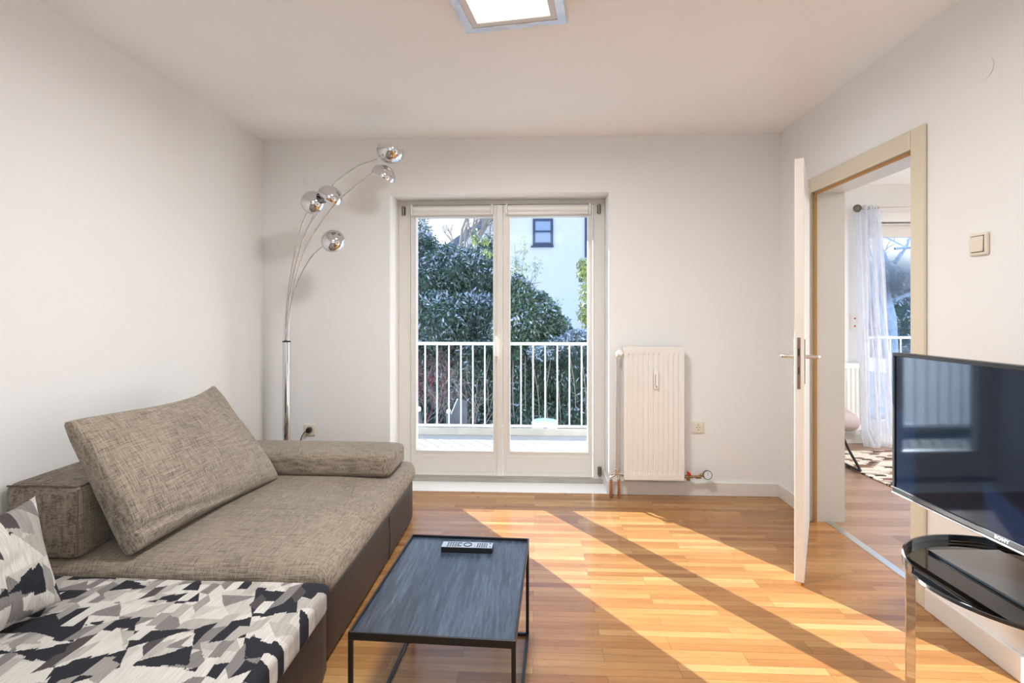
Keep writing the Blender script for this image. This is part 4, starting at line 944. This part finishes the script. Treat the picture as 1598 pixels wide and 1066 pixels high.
for s_ in (-1, 1):
    MB().tube(spline([(chx+s_*0.16, chy+0.12, 0.34), (chx+s_*0.21, chy+0.16, 0.18), (chx+s_*0.265, chy+0.20, 0.045), (chx+s_*0.27, chy+0.17, 0.023), (chx+s_*0.27, chy-0.17, 0.023), (chx+s_*0.265, chy-0.20, 0.045), (chx+s_*0.21, chy-0.16, 0.18), (chx+s_*0.16, chy-0.12, 0.34)], 8), 0.0105, 10).build('leg', M['blackmetal'], chr_, smooth=True)

# ------------------------------------------------------------------ outside
G = -1.3
m = MB(); gn = 60; vs = []; fs = []
for j in range(gn+1):
    for i in range(gn+1):
        x = -45+90*i/gn; y = 4.2+66*(j/gn)**1.6
        vs.append((x, y, G+0.18*noise.noise(Vector((x*0.25, y*0.25, 0)))+(0.0 if y > 8 else -0.1)))
for j in range(gn):
    for i in range(gn): a = j*(gn+1)+i; fs.append((a, a+1, a+gn+2, a+gn+1))
tag(m.add(vs, fs).build('snowy_ground', M['snow'], smooth=True, org=(0, 30, G)), 'snow covered garden ground beyond the balcony', 'ground', None, 'structure')
DKZ = -0.05; YR = 5.72
struct(MB().box(-5, X2-0.36, YO, YR+0.12, DKZ-0.22, DKZ).build('balcony_floor', M['deck'], org=(0, 4.9, DKZ)), 'snow-white balcony floor', 'floor')
tag(MB().box(-5, X2-0.36, YR-0.045, YR-0.005, DKZ+0.0, at(700, 668, YR-0.045).z).build('balcony_curb', M['curb'], bevel=0.004), 'weathered white board along the foot of the balcony railing', 'board')
rb = at(700, 538, YR)
bx = [at(663.5+18.55*i, 600, YR).x for i in range(2)]; st_ = bx[1]-bx[0]
def railing(x0, x1, y, zt, zb, step, first, name, label):
    t = thing(name, ((x0+x1)/2, y, zb), label, 'railing')
    MB().box(x0, x1, y-0.022, y+0.022, zt-0.030, zt).build('top_rail', M['rail'], t, bevel=0.004)
    MB().box(x0, x1, y-0.015, y+0.015, zb, zb+0.022).build('bottom_rail', M['rail'], t, bevel=0.002)
    n = 0; x = first-step*math.floor((first-x0)/step)
    while x < x1:
        MB().cyl((x, y, zb+0.022), (x, y, zt-0.030), 0.0078, 10).build('baluster', M['rail'], t, smooth=True); x += step; n += 1
    for x in (x0+0.03, x1-0.03): MB().box(x-0.02, x+0.02, y+0.024, y+0.064, zb-0.22, zt-0.031).build('post', M['rail'], t, bevel=0.003)
    return t
ztr = at(700, 534, YR).z; zbr = at(700, 665.5, YR).z
railing(-3.6, X2-0.40, YR, ztr, zbr, st_, bx[0], 'balcony_railing', 'white metal balcony railing outside the double door')
YR2 = 7.0
struct(MB().box(X2-0.35, 9.0, Y2+0.35, YR2+0.1, DKZ-0.22, DKZ).build('balcony_floor_next_room', M['deck'], org=(5, 6, DKZ)), 'snowy balcony floor beyond the next room', 'floor')
railing(X2-0.3, 8.9, YR2, at(1400, 525, YR2).z, DKZ+0.12, 0.13, 4.5, 'balcony_railing', 'white metal balcony railing seen behind the sheer curtain')

RNG = np.random.default_rng(5)
def leaves(blobs, n, size, aspect=0.32, droop=0.3, mats=('leaf_dark', 'leaf_mid', 'snowleaf'), wts=(0.6, 0.3, 0.1), snowz=True, core=True, seed=1, fill=0.35):
    """countless leaves on the skin of lumpy ellipsoids; returns (vertices, faces, material indices)"""
    rg = np.random.default_rng(seed); B = np.array(blobs, float); vol = (B[:, 3]*B[:, 4]*B[:, 5])**(2/3); pr = vol/vol.sum()
    bi = rg.choice(len(B), n, p=pr); u = rg.normal(size=(n, 3)); u /= np.linalg.norm(u, axis=1)[:, None]
    rad = 1-fill*rg.random(n)**1.5; P = B[bi, :3]+u*B[bi, 3:6]*rad[:, None]
    P += 0.07*rg.normal(size=(n, 3))*B[bi, 3:6].mean(axis=1)[:, None]
    dirv = u+0.9*rg.normal(size=(n, 3)); dirv[:, 2] -= droop; dirv /= np.linalg.norm(dirv, axis=1)[:, None]
    side = np.cross(dirv, rg.normal(size=(n, 3))); side /= np.linalg.norm(side, axis=1)[:, None]
    L = size*(0.6+0.8*rg.random(n))[:, None]
    a = P-dirv*L*0.5; c = P+dirv*L*0.5; b = P+side*L*aspect*0.5; d_ = P-side*L*aspect*0.5
    V = np.stack([a, b, c, d_], 1).reshape(-1, 3); F = np.arange(4*n).reshape(-1, 4)
    w = np.array(wts, float); w /= w.sum(); mi = rg.choice(len(w), n, p=w)
    if snowz:      # snow lies in clumps on the upper sides
        sn = np.sin(P[:, 0]*5.1+3*np.sin(P[:, 2]*4.3))+np.sin(P[:, 2]*6.7+P[:, 1]*2)+1.6*u[:, 2]+2.6*rg.normal(size=n)
        k_ = wts[-1]; thr = np.quantile(sn, 1-k_); mi = np.where(sn > thr, len(w)-1, np.where(mi == len(w)-1, 0, mi))
    return V, F, mi
def foliage(name, label, blobs, n, size, mats, wts, stems=(), group=None, cat='bush', core=0.78, corem='leaf_dark', **kw):
    bs = np.array(blobs); base = (float(bs[:, 0].mean()), float(bs[:, 1].mean()), G)
    t = thing(name, base, label, cat, group)
    V, F, mi = leaves(blobs, n, size, mats=mats, wts=wts, **kw)
    me = bpy.data.meshes.new('foliage'); V = V-np.array(base)
    me.vertices.add(len(V)); me.vertices.foreach_set('co', V.ravel().astype(np.float32))
    me.loops.add(F.size); me.loops.foreach_set('vertex_index', F.ravel().astype(np.int32))
    me.polygons.add(len(F)); me.polygons.foreach_set('loop_start', np.arange(0, F.size, 4, dtype=np.int32)); me.polygons.foreach_set('loop_total', np.full(len(F), 4, dtype=np.int32))
    me.polygons.foreach_set('material_index', mi.astype(np.int32)); me.update(calc_edges=True)
    for x in mats: me.materials.append(M[x])
    o = bpy.data.objects.new('foliage', me); COL.objects.link(o); o.parent = t; ORG[o.name] = Vector(base)
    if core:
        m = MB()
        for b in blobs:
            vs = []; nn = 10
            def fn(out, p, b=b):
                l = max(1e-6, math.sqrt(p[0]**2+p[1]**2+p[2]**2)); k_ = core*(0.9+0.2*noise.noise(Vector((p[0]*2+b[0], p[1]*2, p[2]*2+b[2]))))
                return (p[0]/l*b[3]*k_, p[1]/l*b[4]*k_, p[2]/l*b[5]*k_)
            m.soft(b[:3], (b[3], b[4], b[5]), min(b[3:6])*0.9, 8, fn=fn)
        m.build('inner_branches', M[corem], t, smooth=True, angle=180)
    if stems:
        m = MB()
        for s_ in stems: m.tube(spline(s_[0], 5), s_[1], 6)
        m.build('stem', M[s_[2]], t, smooth=True)
    return t
def at2(px, py, Y): p = at(px, py, Y); return p.x, p.y, p.z
rg = random.Random(3)
def blobs_px(lst):
    out = []
    for px, py, Y, rp, rq in lst:
        x, y, z = at2(px, py, Y); out.append((x, y, z, rp*Y/FPX, max(0.4, rp*Y/FPX*0.8), rq*Y/FPX))
    return out
# big snowy evergreen on the left
foliage('evergreen_tree', 'large dark evergreen dusted with snow filling the left pane', blobs_px([
    (660, 455, 11.5, 45, 50), (700, 430, 11.8, 48, 48), (745, 440, 12.0, 42, 55), (655, 400, 12.3, 30, 40), (690, 500, 11.2, 55, 45), (745, 500, 11.4, 45, 45), (775, 470, 12.2, 25, 60), (630, 500, 11.6, 40, 50), (765, 400, 12.6, 20, 35), (612, 440, 12.0, 35, 50), (590, 510, 11.8, 40, 60), (575, 590, 11.6, 50, 60), (625, 580, 11.8, 45, 50)]),
    50000, 0.10, ('leaf_dark', 'leaf_blue', 'leaf_mid', 'snowleaf'), (0.30, 0.32, 0.2, 0.18), seed=2, droop=0.8, cat='tree', core=0.72)
foliage('thin_conifer', 'loose grey-green conifer with snowy tips at the far left of the left pane', blobs_px([
    (652, 372, 13.2, 22, 34), (668, 400, 13.0, 24, 30), (640, 400, 13.2, 24, 50)]), 7000, 0.09, ('leaf_blue', 'leaf_dark', 'snowleaf'), (0.5, 0.25, 0.25), core=0, seed=3, cat='tree', fill=0.9)
# bamboo hedge along the railing
foliage('bamboo_hedge', 'dense dark green bamboo hedge behind the right half of the railing', blobs_px([
    (800, 600, 10.6, 34, 78), (845, 590, 10.8, 36, 72), (890, 600, 10.7, 36, 80), (930, 600, 10.9, 34, 80), (760, 590, 11.0, 32, 80), (820, 650, 10.4, 50, 34), (900, 655, 10.4, 50, 34)]),
    36000, 0.105, ('leaf_dark', 'leaf_mid', 'leaf_blue', 'snowleaf'), (0.52, 0.27, 0.13, 0.08), aspect=0.24, droop=1.3, seed=4, cat='hedge', core=0.74,
    stems=[([at2(805+q*18, 690, 10.0), at2(803+q*18+rg.uniform(-5, 5), 620, 10.0), at2(800+q*18+rg.uniform(-9, 9), 555, 10.05)], 0.009, 'twig') for q in range(7)])
foliage('dark_shrub', 'dark leafy shrub behind the left half of the railing', blobs_px([
    (740, 590, 10.9, 36, 60), (700, 575, 11.4, 40, 50), (660, 560, 11.6, 36, 40), (730, 640, 10.8, 40, 40), (690, 640, 11.6, 45, 50), (655, 640, 11.8, 40, 50)]),
    22000, 0.10, ('leaf_dark', 'leaf_blue', 'leaf_mid', 'snowleaf'), (0.55, 0.22, 0.12, 0.11), seed=6, core=0.74)
foliage('laurel_bush', 'green conical bush lightly snowed on in the right pane', blobs_px([
    (812, 480, 9.9, 30, 42), (822, 505, 9.8, 42, 38), (850, 500, 10.0, 26, 32), (872, 515, 10.2, 20, 22), (806, 455, 10.0, 18, 26), (795, 520, 9.9, 30, 40), (845, 475, 10.1, 14, 18)]),
    20000, 0.085, ('leaf_mid', 'leaf_dark', 'leaf_blue', 'snowleaf'), (0.42, 0.30, 0.16, 0.12), seed=7, aspect=0.4, core=0.7)
foliage('snowy_bush', 'low bush heaped with snow just above the right railing', blobs_px([
    (880, 540, 9.4, 34, 14), (905, 530, 9.5, 26, 14), (850, 548, 9.4, 26, 12)]), 9000, 0.075, ('leaf_dark', 'leaf_blue', 'snowleaf'), (0.35, 0.3, 0.35), seed=8, core=0.7)
foliage('bamboo_clump', 'sunlit yellow-green bamboo at the right edge of the right pane', blobs_px([
    (913, 425, 11.5, 12, 20), (918, 455, 11.5, 14, 22), (912, 488, 11.5, 10, 18), (908, 412, 11.5, 7, 9), (925, 500, 11.5, 16, 40)]), 1700, 0.12, ('leaf_yellow', 'leaf_mid', 'snowleaf'), (0.72, 0.2, 0.08), seed=9, core=0, fill=0.95, aspect=0.26, droop=0.9,
    stems=[([at2(922, 700, 11.5), at2(922, 560, 11.5), at2(914, 402, 11.5)], 0.010, 'twig'), ([at2(930, 700, 11.5), at2(928, 560, 11.5), at2(922, 420, 11.5)], 0.010, 'twig')])
foliage('bamboo_stalks', 'sparse pale bamboo stalks rising above the green bush against the white house', blobs_px([
    (818, 388, 11.2, 6, 20), (815, 420, 11.2, 12, 18), (806, 410, 11.2, 9, 26), (835, 418, 11.2, 12, 16), (870, 480, 11.2, 9, 18), (800, 430, 11.2, 8, 20)]), 520, 0.08, ('leaf_yellow', 'leaf_mid', 'snowleaf'), (0.6, 0.2, 0.2), seed=10, core=0, fill=0.98, aspect=0.22, droop=0.2,
    stems=[([at2(810, 560, 11.2), at2(813, 460, 11.2), at2(819, 368, 11.2)], 0.007, 'leaf_yellow'), ([at2(800, 560, 11.2), at2(806, 450, 11.2), at2(803, 380, 11.2)], 0.006, 'leaf_yellow'), ([at2(830, 560, 11.2), at2(832, 460, 11.2), at2(845, 405, 11.2)], 0.006, 'leaf_yellow')])
foliage('hanging_creeper', 'bright green hanging leaves at the upper right of the left pane', blobs_px([
    (742, 372, 10.8, 5, 14), (760, 395, 10.8, 7, 10), (757, 376, 10.8, 8, 5)]), 230, 0.10, ('leaf_yellow', 'leaf_mid', 'snowleaf'), (0.5, 0.45, 0.05), seed=12, core=0, fill=0.95, droop=1.6, aspect=0.25,
    stems=[([at2(735, 352, 10.8), at2(745, 350, 10.8), at2(765, 362, 10.8)], 0.005, 'twig'), ([at2(765, 362, 10.8), at2(775, 420, 10.8), at2(778, 560, 10.8)], 0.007, 'twig')])

def bare(name, label, roots, mat, levels, cat, spread=0.5, seed=1, up=0.35, ratio=0.72, kids=3, group=None, twigm=None):
    rr = random.Random(seed); m = MB()
    base = Vector((roots[0][0][0], roots[0][0][1], G)); t = thing(name, base, label, cat, group)
    def grow(p, d_, L, r_, lv):
        q = p; pts = [p]; dd = d_.normalized()
        for i in range(3):
            dd = (dd+Vector((rr.gauss(0, .12), rr.gauss(0, .12), rr.gauss(0, .08)+0.04))).normalized(); q = q+dd*L/3; pts.append(q)
        m.tube(pts, [r_, r_*0.9, r_*0.8, r_*0.62], 5 if lv < levels else 6, cap=False)
        if lv > 0:
            for k_ in range(kids):
                st = pts[rr.choice((1, 2, 3))] if k_ else pts[3]
                nd = (dd+Vector((rr.gauss(0, spread), rr.gauss(0, spread), rr.gauss(0, spread)+up*0.3))).normalized()
                grow(st, nd, L*ratio*rr.uniform(0.8, 1.15), r_*0.6, lv-1)
    for p, d_, L, r_ in roots: grow(Vector(p), Vector(d_), L, r_, levels)
    m.build('branches', M[mat], t, smooth=True, angle=180); return t
tx = at2(712, 400, 14.0)
bare('bare_tree', 'pale leafless tree standing up behind the evergreen against the white sky', [
    ((tx[0], 14, G), (0, 0, 1), 3.2, 0.10), ((tx[0], 14, 1.7), (-0.45, 0, 1), 1.5, 0.05), ((tx[0], 14, 1.7), (0.05, 0, 1), 1.9, 0.06), ((tx[0]+0.05, 14, 1.7), (0.4, 0, 1), 1.7, 0.05), ((tx[0], 14, 1.9), (-0.9, 0, 0.5), 1.3, 0.035), ((tx[0], 14, 2.0), (0.35, 0, 0.9), 1.2, 0.035)], 'bark', 4, 'tree', 0.30, 21, 0.5, 0.56, 3)
tb = at2(672, 690, 9.3)
bare('bare_shrub', 'tangle of dry bare twigs with a little snow behind the left railing', [
    ((at2(650+i*9, 700, 9.3)[0], 9.2+0.25*(i % 3), G), (rg.uniform(-.35, .35), rg.uniform(-.2, .2), 1), 0.85, 0.007) for i in range(9)], 'twig', 4, 'shrub', 0.6, 8, 0.2, 0.62, 3)
bare('red_twig_dogwood', 'shrub of red stems low in the left corner of the left pane', [
    ((at2(655+i*8, 700, 9.8)[0], 9.7, G+0.4), (rg.uniform(-.3, .3), 0, 1), 0.75, 0.007) for i in range(5)], 'redtwig', 3, 'shrub', 0.5, 9, 0.2, 0.72, 3)
bare('arching_bramble', 'pale arching bare stems beside the leaning plank', [
    ((at2(735, 690, 8.8)[0], 8.8, G+0.3), (0.1+0.2*i, 0, 1), 0.7, 0.009) for i in range(4)], 'twig', 2, 'shrub', 0.6, 15, -0.3, 0.7, 2)

# posts and planks outside the railing
def post(px, py, wpx, Y, mat, label, slant=0.0):
    x, y, z = at2(px, py, Y); w_ = wpx*Y/FPX/2
    t = thing('fence_post', (x, Y, G), label, 'post')
    MB().prism([(x-w_, G), (x+w_, G), (x+w_, z), (x-w_, z-slant)], 'y', Y-0.05, Y+0.05).build('post', M[mat], t, bevel=0.004)
    MB().soft((x, Y, z-slant/2+0.03), (w_*1.1, 0.055, 0.035), 0.03, 6).build('snow_cap', M['snow'], t, smooth=True)
post(652, 642, 9, 7.6, 'oldwood', 'wooden post with a round snow cap at the left end of the view')
post(700, 645, 6, 7.9, 'oldwood', 'short snow-capped post left of the slanting boards')
x, y, z = at2(713, 623, 8.2)
t = thing('slanting_boards', (x, 8.2, G), 'grey wooden boards with a slanting snowy top edge behind the railing', 'fence')
p1, p2, p3 = at(703, 650, 8.2), at(714, 624, 8.2), at(729, 622, 8.2)
MB().prism([(p1.x, G), (p3.x, G), (p3.x, p3.z-0.04), (p2.x, p2.z), (p1.x, p1.z)], 'y', 8.2, 8.24).build('board', M['oldwood'], t)
MB().tube([(p1.x, 8.22, p1.z+0.01), (p2.x, 8.22, p2.z+0.012)], 0.012, 8).build('snow_edge', M['snow'], t, smooth=True)
p1, p2 = at(692, 664, 8.0), at(706, 653, 8.0)
MB().prism([(p1.x, G), (p2.x, G), (p2.x, p2.z), (p1.x, p1.z)], 'y', 8.0, 8.03).build('board', M['oldwood'], t)
# covered round tub
x, y, z = at2(850, 657, 8.4); 
t = thing('round_tub', (x, 8.4, G), 'round snow-covered tub with a blue label just above the balcony floor', 'tub')
rr_ = 20*8.4/FPX
MB().lathe([(0, G), (rr_*0.9, G), (rr_, G+0.2), (rr_, z-0.03), (0, z-0.03)], 40, (x, 8.4, 0)).build('shell', M['plastic'], t, smooth=True)
MB().lathe([(rr_*1.04, z-0.04), (rr_*1.04, z-0.02), (rr_*0.9, z+0.012), (rr_*0.5, z+0.024), (0, z+0.027)], 40, (x, 8.4, 0)).build('snow_lid', M['snow'], t, smooth=True)
MB().box(x-0.03, x+0.04, 8.4-rr_*1.05-0.006, 8.4-rr_*1.05, z-0.075, z-0.03).build('label', M['blue'], t)

# white neighbouring house, its gable towards us
HYW = 22.0; hx0, hx1 = -9.6, 4.4
def rz_(x): return 3.59+(x+3.95)*0.6938
apx = 1.9
hs = thing('house', (0, HYW, G), 'white house with a dark window rising behind the bushes', 'house')
hp_ = [(hx0, G), (hx1+6, G), (hx1+6, rz_(apx)-(hx1+6-apx)*0.6938), (apx, rz_(apx)), (-5.6, rz_(-5.6)), (-5.6, G)]
MB().prism([(-5.6, G), (9.4, G), (9.4, rz_(apx)-(9.4-apx)*0.6938), (apx, rz_(apx)), (-5.6, rz_(-5.6))], 'y', HYW, HYW+9).build('wall', M['housewall'], hs)
for (xa, xb) in ((-6.2, apx), (apx, 10.0)):
    za = rz_(xa) if xa < apx else rz_(apx); zb = rz_(xb) if xb <= apx else rz_(apx)-(xb-apx)*0.6938
    MB().prism([(xa, za+0.02), (xb, zb+0.02), (xb, zb+0.26), (xa, za+0.26)], 'y', HYW-0.45, HYW+9.4).build('roof', M['roof'], hs)
p0, p1 = at(831.5, 384, HYW), at(863, 341.5, HYW)
wn_ = MB(); fw = 0.10; yy = HYW-0.06
wn_.box(p0.x, p0.x+fw, yy, HYW-0.001, p0.z, p1.z).box(p1.x-fw, p1.x, yy, HYW-0.001, p0.z, p1.z).box(p0.x+fw, p1.x-fw, yy, HYW-0.001, p0.z, p0.z+0.14).box(p0.x+fw, p1.x-fw, yy, HYW-0.001, p1.z-fw, p1.z)
wn_.box(p0.x+fw, p1.x-fw, yy, HYW-0.001, (p0.z+p1.z)/2+0.0, (p0.z+p1.z)/2+0.07).box(p0.x-0.08, p1.x+0.02, yy-0.05, HYW-0.001, p0.z-0.06, p0.z-0.001)
wo_ = wn_.build('window', M['blueframe'], hs)
MB().box(p0.x+fw, p1.x-fw, yy+0.03, HYW-0.001, p0.z+0.14, p1.z-fw).build('pane', M['bluepane'], wo_)
for ya, yb in ((338, 404), (488, 520)):
    p0, p1 = at(912.5, yb, HYW), at(950, ya, HYW)
    sh_ = MB().box(p0.x, p0.x+0.12, HYW-0.06, HYW-0.001, p0.z, p1.z).box(p0.x+0.1201, p1.x, HYW-0.059, HYW-0.001, p1.z-0.12, p1.z).build('window', M['blueframe'], hs)
    MB().box(p0.x+0.1202, p1.x, HYW-0.03, HYW-0.001, p0.z, p1.z-0.121).build('pane', M['bluepane'], sh_)

# seen through the next room window
tx2 = at2(1402, 600, 16)
bare('snowy_tree', 'large snow-dusted tree outside the next room window', [
    ((at2(1396, 600, 15)[0], 15, G), (0.02, 0, 1), 3.6, 0.17), ((at2(1396, 600, 15)[0], 15, 2.0), (-0.5, 0, 0.8), 1.7, 0.055), ((at2(1396, 600, 15)[0], 15, 1.6), (0.9, 0, 0.35), 1.8, 0.05), ((at2(1396, 600, 15)[0], 15, 2.6), (0.5, 0, 1), 1.6, 0.05), ((at2(1396, 600, 15)[0], 15, 2.4), (-0.9, 0, 0.2), 1.7, 0.045), ((at2(1396, 600, 15)[0], 15, 3.0), (0.8, 0, 0.1), 1.7, 0.04)], 'frostbark', 5, 'tree', 0.5, 30, 0.1, 0.66, 3)
foliage('garden_shrubs', 'brown-green shrubs below the snowy tree outside the next room', [(at2(1420, 480, 17)[0], 17, 0.9, 1.0, 1, 1.0), (at2(1385, 470, 18)[0], 18, 1.4, 1.3, 1, 1.3), (at2(1450, 470, 18)[0], 18, 1.5, 1.3, 1, 1.2)], 7000, 0.12, ('leaf_blue', 'twig', 'snowleaf'), (0.4, 0.3, 0.3), seed=14, core=0.7)
hx = at2(1415, 500, 30)
t = thing('distant_house', (hx[0], 30, G), 'small distant house with a snowy roof behind the garden of the next room', 'house')
MB().box(hx[0]-2.5, hx[0]+2.5, 30, 34, G, 0.95).build('wall', M['oldwood'], t)
MB().prism([(hx[0]-3, 0.96), (hx[0]+3, 0.96), (hx[0]+2.2, 2.0), (hx[0]-2.2, 2.0)], 'y', 29.6, 34.4).build('roof', M['snow'], t)
for q in (-1.2, 0.2, 1.5): MB().box(hx[0]+q-0.4, hx[0]+q+0.4, 29.96, 30.0, -0.4, 0.6).build('window', M['blueframe'], t)
# steam drifting in front of the tree
def steam():
    m_ = bpy.data.materials.new('steam_volume'); m_.use_nodes = True; nt = m_.node_tree; nt.nodes.remove(nt.nodes['Principled BSDF']); k = NT(nt)
    v = nt.nodes.new('ShaderNodeVolumePrincipled'); v.inputs['Color'].default_value = (0.95, 0.97, 1, 1); v.inputs['Anisotropy'].default_value = 0.3
    g_ = nt.nodes.new('ShaderNodeTexGradient'); g_.gradient_type = 'SPHERICAL'; c_ = k.co(); k.l.new(k.mapping(c_, (0.95, 1.6, 1.15)), g_.inputs[0])
    n_2 = k.noise(c_, 2.2, 5, 0.6)
    dd = k.math('MULTIPLY', k.math('MAXIMUM', k.math('SUBTRACT', k.math('ADD', g_.outputs[1], k.math('MULTIPLY', n_2, 0.9)), 0.72), 0.0), 7.0)
    k.l.new(dd, v.inputs['Density']); k.l.new(v.outputs[0], nt.nodes['Material Output'].inputs['Volume']); return m_
c_ = at(1398, 432, 12.0)
m = MB(); m.soft((0, 0, 0), (0.95, 0.55, 0.8), 0.5, 8)
so = m.build('steam_cloud', steam(), org=(0, 0, 0), smooth=True); so.location = c_
tag(so, 'small white puff of steam drifting in front of the snowy tree', 'steam', None, 'stuff')
